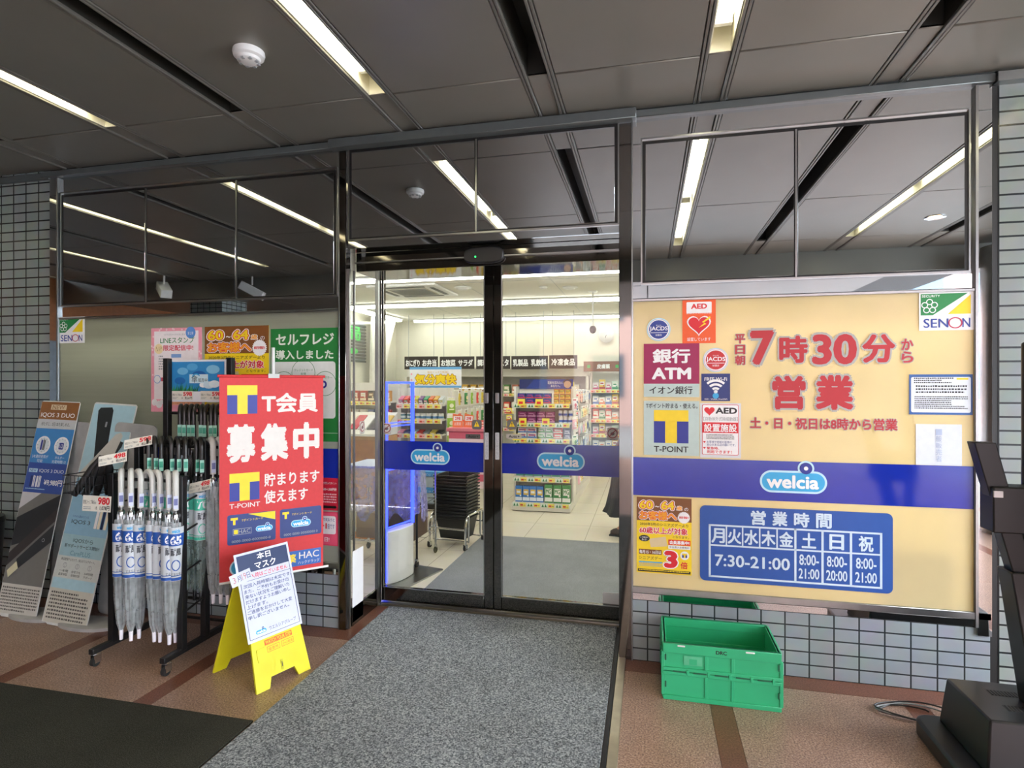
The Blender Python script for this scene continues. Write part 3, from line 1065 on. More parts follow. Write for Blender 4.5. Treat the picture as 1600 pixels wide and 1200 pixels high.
def guard_sticker(rect, crop, label, part_rect):
    s = Sheet(rect, Y0 - .001, crop, C_WHITE)
    x0, y0, x1, y1 = rect
    X = lambda f: x0 + (x1 - x0) * f
    Yf = lambda f: y0 + (y1 - y0) * f
    s.poly([(X(.03), Yf(.04)), (X(.88), Yf(.04)), (X(.25), Yf(.60)), (X(.03), Yf(.60))], C_GREEN)
    s.poly([(X(.93), Yf(.08)), (X(.93), Yf(.58)), (X(.52), Yf(.58))], C_YEL)
    s.text('SECURITY', X(.05), Yf(.07), X(.38), Yf(.13), C_WHITE, 2, bold=.01)
    u, v = s.uv(X(.19), Yf(.37))
    flower(s.mb, u, v, s.w * .15, C_WHITE, 2)
    nv = ink('#243f96')
    s.text('SEN', X(.08), Yf(.69), X(.53), Yf(.93), nv, 2, bold=.01).text('N', X(.78), Yf(.69), X(.92), Yf(.93), nv, 2, bold=.01)
    u, v = s.uv(X(.655), Yf(.81))
    s.mb.ring(u, v, s.w * .105, s.w * .128, ink('#b8214a'), 3, sy=.9)
    s.done('security_sticker', label, 'sticker', 'security company stickers')
guard_sticker((1436, 456, 1523, 516), (0, 0, 1), 'green, yellow and white security sticker in the corner of the cream window', None)
guard_sticker((92, 495, 132, 536), (0, 0, 1), 'green, yellow and white security sticker in the corner of the grey window', None)

s = Sheet((1420.5, 585, 1520, 648), Y0, (0, 0, 1), ink('#2b5a9c'))
s.rrect(1423.5, 589, 1517, 644.5, 3, ink('#dfe5ee'))
s.rect(1495, 590.5, 1513, 593.5, C_YEL, 2).scribble(1428, 590, 1490, 600, C_BLK, 3).scribble(1431, 602, 1511, 616, C_BLK, 3).scribble(1429, 619, 1512, 640, C_BLK, 7)
s.done('notice_board', 'blue edged notice sheet of small print below the security sticker', 'notice')
s = Sheet((1431, 663, 1503, 727), Y0, (0, 0, 1), ink('#d5dae2'))
s.vtext('一般販売者', 1462, 670, 1472, 722, ink('#a9b5cf'), 2)
s.done('blank_notice', 'pale sheet with one faint column of characters above the cobalt band', 'notice')

Z1 = (980, 760, .2875)
def senior_poster(rect, crop, label, skew, full=True):
    s = Sheet(rect, Y0, crop, C_YEL, skew=skew)
    x0, y0, x1, y1 = rect
    W, H = x1 - x0, y1 - y0
    q = lambda a, b, c, d: (x0 + W * a, y0 + H * b + skew * W * (a + c) / 2, x0 + W * c, y0 + H * d + skew * W * (a + c) / 2)
    s.rect(*q(0, 0, 1, .31), C_BROWN)
    k = dict(bold=.03, edge=C_WHITE, edge_w=.08)
    oy = ink('#f0a325')
    s.text('60', *q(.05, .045, .30, .155), C_YEL, 4, bold=.03, edge=C_RED, edge_w=.05, edge2=C_WHITE).text('~', *q(.34, .11, .41, .13), C_WHITE, 2).text('64', *q(.45, .045, .69, .155), C_YEL, 4, bold=.03, edge=C_RED, edge_w=.05, edge2=C_WHITE)
    s.text('歳', *q(.73, .10, .83, .155), oy, 4, **k).text('の', *q(.87, .12, .94, .16), C_WHITE, 2)
    s.text('お客様へ', *q(.05, .18, .73, .295), oy, 4, bold=.03, edge=C_RED, edge_w=.05, edge2=C_WHITE)
    u, v = s.uv(x0 + W * .86, y0 + H * .25 + skew * W * .86)
    s.mb.poly([(u + s.w * (.10 if i % 2 else .115) * math.cos(R(7.5 * i)), v + s.w * (.10 if i % 2 else .115) * math.sin(R(7.5 * i))) for i in range(48)], C_WHITE, 2)
    s.text('朗報!', *q(.775, .232, .945, .265), C_RED, 3, bold=.02)
    s.text('2020年3月のシニアズデーより', *q(.06, .335, .94, .375), C_BLK, 2, bold=.01)
    s.text('60歳以上が対象', *q(.05, .39, .93, .48), C_RED, 4, bold=.03, edge=C_WHITE)
    s.text('となります。', *q(.66, .495, .95, .525), C_BLK, 2)
    u, v = s.uv(x0 + W * .14, y0 + H * .545 + skew * W * .14)
    s.mb.disc(u, v, s.w * .10, C_BLK, 2, 24, s.w * .06)
    s.text('この機会に', *q(.06, .52, .22, .545), C_WHITE, 3).text('急ぎ!', *q(.09, .55, .19, .575), C_WHITE, 3)
    s.poly([(x0 + W * .23, y0 + H * .55 + skew * W * .23), (x0 + W * .53, y0 + H * .51 + skew * W * .53), (x0 + W * .57, y0 + H * .635 + skew * W * .57), (x0 + W * .26, y0 + H * .66 + skew * W * .26)], ink('#d9c59a'), 2)
    s.rect(*q(.58, .545, .98, .615), ink('#e2401f'), 2).text('会員募集中!', *q(.60, .555, .96, .605), C_WHITE, 3, bold=.03).rect(*q(.58, .62, .98, .665), C_WHITE, 2).text('年会費入会費無料', *q(.60, .628, .96, .655), C_BLK, 3)
    s.rect(*q(.04, .69, .46, .755), C_BROWN, 2).text('毎月15・16日は', *q(.05, .70, .45, .748), C_WHITE, 3, bold=.02)
    s.text('シニアズデー', *q(.04, .78, .46, .825), C_BLK, 2)
    s.rect(*q(.04, .85, .47, .865), C_LBLUE, 2).scribble(*q(.04, .87, .47, .92), C_GREY, 3)
    s.text('3', *q(.50, .69, .75, .92), C_RED, 4, bold=.06, edge=C_WHITE, edge_w=.04)
    s.text('倍', *q(.80, .83, .93, .92), C_RED, 2, bold=.03)
    u, v = s.uv(x0 + W * .875, y0 + H * .745 + skew * W * .875)
    s.mb.disc(u, v, s.w * .08, C_WHITE, 2)
    point_mark(s.mb, u - s.w * .045, v - s.w * .04, u + s.w * .045, v + s.w * .04, 3)
    s.rect(*q(.02, .95, .98, .985), C_BLK, 2).scribble(*q(.04, .955, .96, .98), C_YEL, 1, 3)
    return s.done('senior_discount_poster', label, 'poster', 'senior discount posters')
senior_poster((52, 57, 350, 470), Z1, 'yellow and brown discount poster below the band of the cream window', .032)
senior_poster((320, 510, 420, 648), (0, 0, 1), 'yellow and brown discount poster partly hidden behind the umbrella rack', -.01)

HB = ink('#1d4f9e')
s = Sheet((395, 96, 1444, 518), Y0, Z1, None, skew=.055)
sk = lambda x, y: y + .055 * (x - 395)
u0, v0, u1, v1 = -s.w / 2, -s.h / 2, s.w / 2, s.h / 2
s.mb.prism(rr_pts(u0, v0, u1, v1, .028), HB, -.0015, 0)
LB = ink('#c8dcec')
def hb(a, b, c, d): return (a, b + .055 * ((a + c) / 2 - 395), c, d + .055 * ((a + c) / 2 - 395))
for i, ch in enumerate('営業時間'):
    s.text(ch, *hb(686 + 119 * i, 112, 770 + 119 * i, 192), LB, 2, bold=.035)
xs = [452, 548, 640, 736, 832, 932, 1078, 1228, 1384]
s.rect(*hb(446, 200, 1388, 210), LB); s.rect(*hb(446, 312, 1388, 321), LB); s.rect(*hb(446, 486, 1388, 496), LB)
for i, x in enumerate(xs):
    full = i in (0, 5, 6, 7, 8)
    s.rect(*hb(x - (6 if full else 4), 200, x + (6 if full else 4), 496 if full else 318), LB)
for i, ch in enumerate('月火水木金土日祝'):
    c = (xs[i] + xs[i + 1]) / 2
    s.text(ch, *hb(c - 39, 220, c + 39, 304), LB, 2, bold=.03)
s.text('7:30-21:00', *hb(482, 366, 902, 432), LB, 2, bold=.02)
for i, (a, b) in enumerate((('8:00-', '21:00'), ('8:00-', '20:00'), ('8:00-', '21:00'))):
    c = (xs[5 + i] + xs[6 + i]) / 2
    s.text(a, *hb(c - 52, 338, c + 54, 396), LB, 2, bold=.02).text(b, *hb(c - 56, 414, c + 56, 470), LB, 2, bold=.02)
s.done('opening_hours_board', 'blue rounded opening hours board with a white timetable', 'sign')

# ------------------------------------------------------------------ posters on the grey window
Z5 = (200, 480, .225)
s = Sheet((161, 143, 513, 728), Y0, Z5, C_PINK)
s.rect(183, 165, 490, 640, ink('#f6eef0'))
for k in range(26):
    x, y = random.choice(((random.uniform(166, 178), random.uniform(150, 640)), (random.uniform(494, 508), random.uniform(150, 640)), (random.uniform(170, 500), random.uniform(147, 160))))
    s.disc(x, y, 6, ink('#f7d2da'), 1.5)
s.disc(437, 178, 34, ink('#5b8fd6'), 2).text('第２弾', 418, 172, 456, 194, C_WHITE, 3)
s.text('うさうさちゃんからはじまる', 250, 183, 398, 196, C_GREY).text('LINEスタンプ', 226, 208, 462, 250, C_GREEN, bold=.01)
s.text('限定配信中!', 248, 262, 455, 302, ink('#d8324f'), bold=.02)
s.disc(216, 288, 30, ink('#f3dfae'), 2).text('1.13', 198, 272, 236, 288, ink('#8a6a2f'), 3).text('まで', 204, 292, 228, 304, ink('#8a6a2f'), 3)
s.rect(303, 325, 372, 350, ink('#7fa6dd'), 2).scribble(215, 335, 245, 440, C_GREY, 6)
s.disc(205, 500, 25, ink('#7fa6dd'), 2).disc(205, 500, 21, C_WHITE, 3).rect(232, 488, 250, 514, ink('#e0506a'), 2)
s.disc(186, 662, 20, C_WHITE, 2).disc(218, 676, 22, C_WHITE, 2).disc(235, 660, 14, C_WHITE, 2)
s.rrect(275, 655, 500, 678, 5, ink('#f2b08a'), 2).text('詳しくはこちらをご覧ください', 300, 660, 480, 672, ink('#9a3b22'), 3)
s.done('pink_poster', 'pink bordered poster with green and red characters behind the umbrella rack', 'poster')

s = Sheet((991, 146, 1469, 930), Y0, Z5, ink('#1f7a38'))
s.text('セルフレジ', 1028, 182, 1432, 262, ink('#e6f0e4'), bold=.03).text('導入しました', 1028, 296, 1428, 362, ink('#e6f0e4'), bold=.03)
s.rrect(1010, 378, 1442, 770, 20, ink('#dfe6e2'))
for cx, cy, r in ((1222, 455, 82), (1372, 530, 76), (1085, 530, 76)):
    s.ring(cx, cy, r - 3, r, C_GREEN, 2)
s.text('クレジットカード', 1158, 428, 1288, 446, C_GREEN).text('各種', 1203, 454, 1240, 470, C_GREEN)
s.text('電子マネー', 1330, 480, 1420, 498, C_GREEN).disc(1360, 536, 24, C_NAVY, 2).disc(1360, 536, 12, C_WHITE, 3)
s.rect(1010, 870, 1469, 872, C_WHITE, 2)
s.done('green_poster', 'tall green poster announcing self checkout', 'poster')
s = Sheet((455, 746, 529, 796), Y0, (0, 0, 1), ink('#c8213b'))
s.text('お支払いでポイント', 505, 752, 526, 756, C_WHITE).text('500~1,500円分', 505, 761, 526, 766, C_WHITE, bold=.02).scribble(504, 770, 526, 786, ink('#f0c8cc'), 4)
s.rrect(503, 789, 526, 793, 2, C_BLK, 2)
s.done('red_poster', 'plain red poster directly below the cobalt band behind the banner', 'poster')
s = Sheet((455, 798.5, 529, 851), Y0, (0, 0, 1), ink('#dc4464'))
s.rect(457, 800.5, 527, 849, ink('#e9577a')).rrect(470, 805, 525, 833, 3, ink('#f4f0f4'), 2)
s.text('Payで支払うと', 500, 808, 523, 814, C_NAVY, 3, bold=.01).text('+1', 501, 816, 511, 825, C_RED, 3, bold=.04).text('倍です', 512, 817, 523, 825, C_NAVY, 3)
s.text('31日!', 500, 838, 515, 845, C_WHITE, 3, bold=.02)
s.done('pink_payment_poster', 'small pink payment poster lowest on the grey window', 'poster')

# ------------------------------------------------------------------ stickers on the doors
def no_pets(px, py, y, label, r=.034, M=None):
    if M is None:
        x, z = P(px, py, y)
        M = facing(x, y, z)
    mb = MB()
    mb.prism(rr_pts(-r, -r * 1.35, r, r * 1.05, r * .3), ink('#c9c6bf'), -.001, 0)
    mb.disc(0, 0, r * .95, ink('#8d2530')).disc(0, 0, r * .78, ink('#cfcac4'), 2).disc(0, -r * .1, r * .4, ink('#5d5a5c'), 3, 14, r * .3)
    mb.line(-r * .6, -r * .6, r * .6, r * .6, r * .16, ink('#8d2530'), 4)
    mb.text('禁止', -r * .5, -r * 1.28, r * .5, -r * 1.05, C_BLK, 2)
    o = mb.build('prohibition_sticker', smooth=False, M=M)
    tag(o, label, 'sticker', 'prohibition stickers on the door glass')
no_pets(604, 669, .47, 'round prohibition sticker on the leaf next to the glowing blue gate')
no_pets(957, 677, .47, 'round prohibition sticker on the door leaf with the person behind')
mx = facing(-1.8185, .19, 1.25, R(90))
no_pets(0, 0, 0, 'round prohibition sticker on the narrow side glass beside the doors', M=mx)
for px, px2, lb in ((745, 739, 'left'), (800, 803, 'right')):
    side = 'leaf in front of the baskets' if lb == 'left' else 'leaf in front of the white medicine display'
    x, z = P(px, 664, .47)
    mb = MB()
    mb.prism(rr_pts(-.034, -.03, .034, .034, .016), ink('#6e6d68'), -.001, 0)
    mb.poly([(-.02, -.012), (.02, -.012), (0, .026)], C_YEL, 1); mb.text('!', -.003, -.008, .003, .016, C_BLK, 2)
    tag(mb.build('warning_sticker', smooth=False, M=facing(x, .469, z)), 'grey triangle warning sticker on the ' + side, 'sticker', 'warning stickers on the doors')
    x, z = P(px2, 682, .47)
    mb = MB()
    mb.prism(rr_pts(-.052, -.016, .052, .016, .006), ink('#565552') if lb == 'left' else ink('#b9b7ad'), -.001, 0)
    mb.text('Auto', -.035, -.009, .022, .010, C_BLK, 1, bold=.03); mb.poly([(.028, -.006), (.04, 0), (.028, .006)], C_BLK, 1)
    tag(mb.build('automatic_door_label', smooth=False, M=facing(x, .469, z)), 'small automatic door label on the ' + side, 'label', 'automatic door labels')
for px, lb in ((760.5, 'left'), (777, 'right')):
    x, z = P(px, 697, .455)
    mb = MB()
    mb.prism(rr_pts(-.014, -.09, .014, .09, .005), ink('#c7c9cb'), -.001, 0)
    mb.vtext('引いて戻らない', -.009, -.08, .009, .08, C_GREY, 1)
    tag(mb.build('stile_label', smooth=False, M=facing(x, .4545, z)), 'narrow upright white label on the ' + ('stile of the leaf beside the baskets' if lb == 'left' else 'stile of the leaf with the person behind'), 'label', 'upright labels on the door stiles')
    x, z = P(px, 622, .455)
    mb = MB(); mb.T = facing(x, .454, z)
    mb.prism(rr_pts(-.011, -.035, .011, .035, .004), STEEL, -.001, .012)
    tag(mb.build('door_pull', bevel=.002), 'small steel pull on the ' + ('stile of the leaf beside the baskets' if lb == 'left' else 'stile of the leaf with the person behind'), 'door pull', 'steel pulls on the meeting stiles')
mb = MB(); mb.T = facing(-1.814, .125, .245, R(90))
mb.box(-.07, -.225, -.002, .07, .225, 0, PAPER)
tag(mb.build('white_card'), 'tall plain white card at the foot of the side glass', 'card')
x0, z0, x1, z1 = PB(941, 928, 971, 949, .48)
mb = MB()
mb.box(x0, .500, z0, x1, .502, z1, PAPER)
tag(mb.build('white_card'), 'small plain white card low in the corner of the door glass', 'card')
# ------------------------------------------------------------------ leaning cardboard standees
def standee(name, label, xb0, xb1, xt0, xt1, yb, yt, ht, paint, rear):
    """Card panel leaning back on a rounded grey rear flap; paint(mb, w, h) prints the face."""
    w, tilt = (xb1 - xb0 + xt1 - xt0) / 2, math.atan2(yt - yb, ht)
    h = math.hypot(yt - yb, ht)
    lean = math.atan2((xt0 + xt1) / 2 - (xb0 + xb1) / 2, h)
    t = thing(name, label, 'standee', ((xb0 + xb1) / 2, yb, 0))
    M = facing(0, 0, 0, 0, tilt, -lean)
    mb = MB()
    mb.prism([(-w / 2, .012), (-w / 2 + .03, .012), (-w / 2 + .05, 0), (w / 2 - .05, 0), (w / 2 - .03, .012), (w / 2, .012), (w / 2, h - .012), (w / 2 - .012, h), (-w / 2 + .012, h), (-w / 2, h - .012)], mat('standee_card', '#d4d8d4', .55), -.005, 0)
    paint(mb, w, h)
    mb.build('printed_panel', t, smooth=False, M=M)
    mb = MB()
    mb.T = facing(rear, .215, 0, 0, math.atan2(.055, 1.27)) @ Matrix.Rotation(R(-4), 4, 'Z')
    pts = rr_pts(-.17, 0, .17, 1.27, .04)
    mb.prism(pts, mat('standee_grey_flap', '#a5a7a6', .6), -.006, 0)
    mb.build('rear_flap', t)
    mb = MB()
    mb.lathe([(.22, 0), (.22, .02), (.2, .024)], mat('standee_grey_flap', '#a5a7a6', .6), 28, (rear * .7, .06, 0), sx=1, sy=.45)
    mb.build('foot_plate', t)
    return t

def heat_sticks(mb, cx, cy, k, l, ma, mb_):
    mb.rrect(cx - .028 * k, cy - .05 * k, cx - .006 * k, cy + .05 * k, .008 * k, ma, l)
    mb.rrect(cx + .002 * k, cy - .05 * k, cx + .012 * k, cy + .055 * k, .004 * k, mb_, l)
    mb.rrect(cx + .016 * k, cy - .05 * k, cx + .026 * k, cy + .05 * k, .004 * k, mb_, l)

def paint_a(mb, w, h):
    V = lambda f: h * (1 - f)
    a, b = -w / 2 + .002, w / 2 - .002
    mb.rect(a, V(.09), b, V(.005), ink('#8b5a2c'), 1)
    mb.rect(-.075, V(.043), .06, V(.018), ink('#d9c8a6'), 2); mb.text('NEW', -.06, V(.040), .045, V(.021), ink('#8b5a2c'), 3)
    mb.text('IQOS 3 DUO', -.15, V(.083), .145, V(.058), C_WHITE, 2, bold=.01)
    mb.rect(a, V(.135), b, V(.09), ink('#c3c8c9'), 1); mb.text('待たずに、2回1本を楽しめる。', -.13, V(.122), .12, V(.104), C_BLK, 2)
    mb.rect(a, V(.30), b, V(.135), ink('#3f86c6'), 1); mb.rect(a, V(.44), b, V(.30), ink('#33509c'), 1)
    for cx, in ((-.075,), (.085,)):
        mb.disc(cx, V(.215), .062, C_WHITE, 2, 28); mb.disc(cx, V(.215), .050, ink('#dfe6ea'), 3, 28)
        for k in range(12):
            mb.line(cx + .042 * math.cos(R(30 * k)), V(.215) + .042 * math.sin(R(30 * k)), cx + .05 * math.cos(R(30 * k)), V(.215) + .05 * math.sin(R(30 * k)), .004, C_GREY, 4)
    heat_sticks(mb, -.075, V(.215), .7, 5, C_NAVY, C_BLK)
    mb.rrect(.065, V(.232), .105, V(.200), .008, C_NAVY, 5); mb.text('1/2', .07, V(.225), .10, V(.207), C_WHITE, 6)
    mb.text('2本連続使用が', -.15, V(.278), -.01, V(.262), C_WHITE, 2); mb.text('可能', -.10, V(.298), -.05, V(.283), C_WHITE, 2)
    mb.text('ホルダー', .05, V(.278), .13, V(.264), C_WHITE, 2); mb.text('充電時間1/2', .03, V(.298), .15, V(.283), C_WHITE, 2)
    mb.rect(-.15, V(.346), -.075, V(.328), C_PALEBLUE, 2); mb.text('NEW', -.14, V(.343), -.085, V(.331), C_NAVY, 3)
    mb.text('IQOS 3 DUO', -.06, V(.346), .15, V(.328), C_WHITE, 2)
    heat_sticks(mb, -.10, V(.388), .75, 2, ink('#1d2f66'), C_WHITE); heat_sticks(mb, -.05, V(.388), .75, 2, C_WHITE, C_WHITE)
    mb.text('¥9,980円', 0, V(.405), .155, V(.375), C_WHITE, 2, bold=.02)
    mb.scribble(-.15, V(.428), .02, V(.420), C_PALEBLUE, 1, 2)
    mb.rect(a, V(.855), b, V(.44), ink('#73736f'), 1)
    mb.poly([(a, V(.44)), (0, V(.44)), (a, V(.52))], ink('#c9c9cc'), 2)
    mb.poly([(a, V(.56)), (b, V(.44)), (b, V(.53)), (-.03, V(.66)), (a, V(.69))], ink('#26282a'), 2)
    mb.poly([(a, V(.72)), (b, V(.50)), (b, V(.56)), (a, V(.78))], ink('#35302f'), 3)
    mb.poly([(-.09, V(.745)), (b, V(.575)), (b, V(.655)), (-.06, V(.785)), (-.085, V(.775))], ink('#2c2f31'), 4)
    mb.poly([(-.15, V(.80)), (-.085, V(.755)), (-.062, V(.785)), (-.13, V(.83))], ink('#cfcaa8'), 5)
    mb.disc(.10, V(.65), .012, C_GREY, 5, 14); mb.disc(.10, V(.65), .008, C_BLK, 6, 14)
    mb.rect(a, V(.985), b, V(.855), ink('#c9c8bf'), 1); mb.scribble(-.155, V(.978), .155, V(.868), ink('#55544f'), 8, 2)

def paint_b(mb, w, h):
    V = lambda f: h * (1 - f)
    a, b = -w / 2 + .006, w / 2 - .006
    mb.rect(a, V(.36), b, V(.008), ink('#a9cfdb'), 1)
    mb.poly([(-.13, V(.04)), (-.115, V(.025)), (-.02, V(.02)), (-.005, V(.035)), (.015, V(.20)), (-.07, V(.27)), (-.075, V(.26))], ink('#1e2629'), 2)
    mb.rrect(-.045, V(.115), -.03, V(.09), .003, C_GREY, 3)
    mb.poly([(a, V(.34)), (a, V(.355)), (.02, V(.355)), (.06, V(.30)), (.12, V(.15)), (.10, V(.135)), (.06, V(.145)), (-.06, V(.25))], ink('#c6c7bf'), 3)
    mb.poly([(.05, V(.21)), (.11, V(.175)), (.135, V(.18)), (.13, V(.20)), (.06, V(.28))], ink('#23282a'), 2.5)
    mb.poly([(.0, V(.355)), (.08, V(.28)), (.10, V(.29)), (.05, V(.355))], ink('#d5d6cf'), 4)
    mb.rect(a, V(.61), b, V(.36), ink('#8db9d2'), 1)
    mb.text('あなたらしさを楽しむために', -.14, V(.38), .14, V(.367), C_WHITE, 2)
    mb.text('いちばん選ばれている', -.13, V(.535), .0, V(.525), C_NAVY, 2); mb.text('IQOS 3', -.13, V(.565), .02, V(.545), C_BLK, 2)
    for k, c in enumerate((C_WHITE, C_CREAM, ink('#1c2b52'), C_CREAM)):
        mb.rrect(.055 + .026 * k, V(.575), .076 + .026 * k, V(.475), .006, c, 2)
    mb.rect(a, V(.705), b, V(.61), ink('#9fc3cc'), 1)
    mb.text('IQOSから', -.08, V(.645), .08, V(.625), C_BLK, 2); mb.text('新サポートサービス開始!!', -.14, V(.668), .14, V(.652), C_BLK, 2, bold=.01)
    mb.text('CarePLUS', -.08, V(.70), .08, V(.68), ink('#5f8f9f'), 2)
    mb.rect(a, V(.80), b, V(.705), ink('#c8cfc9'), 1)
    mb.text('新品登録するだけで、安心のフルサポート。', -.14, V(.725), .13, V(.713), C_BLK, 2)
    for k, (p, q) in enumerate((('一年間', '品質保証'), ('自宅でも', '故障無交換'), ('24時間', 'サポート'))):
        cx = -.10 + .1 * k
        mb.ring(cx, V(.745), .013, .016, C_GREY, 2); mb.line(cx, V(.755), cx, V(.735), .003, C_GREY, 2)
        mb.text(p, cx - .035, V(.775), cx + .035, V(.764), C_BLK, 2); mb.text(q, cx - .035, V(.79), cx + .035, V(.779), C_BLK, 2)
    mb.rect(a, V(.845), b, V(.80), ink('#a9cfdb'), 1)
    mb.rect(a, V(.99), b, V(.845), ink('#c9c9bc'), 1); mb.scribble(-.155, V(.98), .155, V(.858), ink('#55544f'), 8, 2)

standee('cardboard_standee', 'slanted cardboard standee with an orange-brown header and blue middle', -4.20, -3.85, -4.15, -3.83, -.33, -.05, 1.41, paint_a, .17)
standee('cardboard_standee', 'slanted pale blue cardboard standee picturing a black and a white device', -3.76, -3.405, -3.69, -3.335, -.37, -.06, 1.40, paint_b, .19)
t = thing('waste_bin', 'black bin edge showing beside the standee with the brown header', 'bin', (-4.56, -.20, 0))
MB().lathe([(.13, 0), (.16, .55), (.165, .56), (.16, .57)], BLACKPL, 24).build('body', t)
MB().lathe([(.168, .57), (.16, .60), (.05, .615), (0, .617)], BLACKPL, 24).build('lid', t)

# ------------------------------------------------------------------ umbrella rack
RX0, RX1, RX2 = -2.92, -2.463, -2.275
t = rack = thing('umbrella_rack', 'black tiered umbrella rack on casters beside the red banner', 'rack')
def sq(mb, x, y, z0, z1, w=.018):
    mb.box(x - w, y - w, z0, x + w, y + w, z1, BLACK)
TIERS = ((-.625, 1.03), (-.455, 1.20), (-.245, 1.69))
for x in (RX0, RX1, RX2):
    for y, h in TIERS:
        if x == RX2 and y < -.6: continue
        mb = MB(); sq(mb, x, y, .085, h if not (x == RX2 and y == -.245) else 1.40); mb.build('post', t, bevel=.003)
    mb = MB(); mb.box(x - .016, -.76 if x != RX2 else -.50, .07, x + .016, -.10, .10, BLACK); mb.build('base_beam', t, bevel=.003)
    for y in (-.72 if x != RX2 else -.46, -.12):
        mb = MB(); mb.box(x - .014, y - .012, .045, x + .014, y + .012, .07, CHROME)
        mb.box(x - .016, y - .03, .02, x - .012, y + .01, .06, CHROME).box(x + .012, y - .03, .02, x + .016, y + .01, .06, CHROME)
        c = mb.build('caster', t)
        MB().cyl((x - .011, y - .015, .024), (x + .011, y - .015, .024), .024, RUBBER, n=18).build('wheel', c)
for y, z in ((-.625, 1.0), (-.455, 1.17), (-.245, 1.35), (-.245, .60), (-.455, .30), (-.245, .09), (-.625, .42)):
    MB().cyl((RX0, y, z), (RX2 if z > .9 and y > -.6 else RX1, y, z), .009, BLACK).build('cross_bar', t)
for x in (RX1,):
    for z in (.28, .50, .72, .88):
        MB().cyl((x, -.625, z), (x, -.455, z + .04), .006, BLACK).build('side_rung', t)
mb = MB()
mb.cyl((RX0, -.62, .86), (RX0, -.25, .86), .005, BLACK)
mb.build('side_rung', t)

GRIPCLEAR = mat('white_handle', '#cfcfc9', .28, var=.03)
CANOPY = clear('clear_umbrella_sheet', (.95, .97, .98), .14, 1.5, .50, '#bcc3c4')
CANOPYD = clear('smoke_umbrella_sheet', (.80, .88, .86), .14, 1.5, .42, '#a9bab5')
CANOPYB = clear('bagged_black_canopy', (.55, .56, .57), .12, 1.5, .55, '#3d3f3e')
BLACKGRIP = mat('black_handle', '#262422', .3)

def make_umbrella(label, grip, canopy, sleeve, tip, group, L=.88, hook=.046, bagged=False):
    """Hanging by its crook: origin on the bar; the shaft hangs in front of it."""
    t = thing('umbrella', label, 'umbrella', group=group)
    arc = [(0, -hook + hook * math.cos(a) - 0, 0) for a in ()]
    pts = [(0, hook, -.055), (0, hook, -.02)] + [(0, hook * math.cos(R(a)), hook * math.sin(R(a))) for a in range(10, 180, 20)] + [(0, -hook, -.02), (0, -hook, -.15)]
    MB().tube(pts, .0155 if not bagged else .012, grip, 10).build('handle', t)
    y = -hook
    mb = MB()
    mb.box(-.011, y - .0175, -.14, .011, y - .0145, -.07, ink('#cdd3e6') if not bagged else ink('#9fd7c4'))
    mb.box(-.009, y - .018, -.12, .009, y - .0174, -.085, ink('#6d74a8') if not bagged else ink('#2f9a7d'))
    mb.build('price_sticker', t)
    MB().cyl((0, y, -.15), (0, y, -L + .05), .006, STEEL, n=8).build('shaft', t)
    mb = MB()
    mb.lathe([(.014, -.205), (.018, -.20), (.018, -.175), (.012, -.165)], CHROME if not bagged else BLACKPL, 12, (0, y, 0))
    for k in range(8):
        a = R(45 * k)
        mb.box(.016 * math.cos(a) - .003, y + .016 * math.sin(a) - .003, -.235, .016 * math.cos(a) + .003, y + .016 * math.sin(a) + .003, -.19, STEEL)
    mb.build('rib_ends', t)
    z0, z1 = -.215, -L + .055
    prof = [(.027, z0), (.037, z0 - .06), (.036, z0 - .25), (.031, z1 + .18), (.021, z1 + .04), (.011, z1)]
    MB().lathe(prof, canopy, 26, (0, y, 0), wob=lambda a, z: 1 + .13 * math.cos(8 * a + z * 9)).build('canopy', t)
    if sleeve:
        head, word, zt, sh = sleeve
        mb = MB()
        n = 15
        v, f = [], []
        for i in range(n):
            a = R(-90 - 80 + 160 * i / (n - 1))
            for zz in (0, -sh):
                v.append((.0412 * math.cos(a), y + .0412 * math.sin(a), zt + zz))
        f = [(2 * i, 2 * i + 1, 2 * i + 3, 2 * i + 2) for i in range(n - 1)]
        mb.add(v, f, ink('#ccd2d6'))
        def band(za, zb, m, r=.0418):
            vv = []
            for i in range(n):
                a = R(-90 - 78 + 156 * i / (n - 1))
                vv += [(r * math.cos(a), y + r * math.sin(a), za), (r * math.cos(a), y + r * math.sin(a), zb)]
            mb.add(vv, f, m)
        band(zt - .035, zt - .10, head)
        band(zt - sh + .03, zt - sh + .026, head); band(zt - sh + .018, zt - sh + .002, head)
        def wrap(s, z0_, z1_, hw, m, bold):
            g, gf = glyphs(s, bold)
            xs, ys = [p[0] for p in g], [p[1] for p in g]
            vv = []
            for px, py in g:
                a = R(-90) + ((px - min(xs)) / (max(xs) - min(xs)) - .5) * 2 * hw / .0425
                vv.append((.0425 * math.cos(a), y + .0425 * math.sin(a), z0_ + (py - min(ys)) / (max(ys) - min(ys)) * (z1_ - z0_)))
            mb.add(vv, gf, m)
        wrap(word, zt - .092, zt - .045, .028, C_WHITE, .04)
        wrap('welcia', zt - .03, zt - .008, .02, C_LBLUE, .03)
        wrap('耐風', zt - .155, zt - .112, .026, ink('#4b4f55'), .03)
        wrap('○', zt - .235, zt - .175, .022, head, .0)
        wrap('丈夫な骨', zt - .262, zt - .245, .024, ink('#4b4f55'), .0)
        mb.build('label_sleeve', t)
    MB().lathe([(.0, -L), (.009, -L + .002), (.011, -L + .06), (.008, -L + .065)], tip, 12, (0, y, 0)).build('tip', t)
    return t
BLUE65 = ink('#2556a8'); TEAL = ink('#4cc0a2')
ua = make_umbrella('clear umbrella with a white crook handle and blue label on the front rail', GRIPCLEAR, CANOPY, (BLUE65, '65', -.235, .29), mat('white_tip', '#e8e6ee', .4), 'clear umbrellas on the front rail')
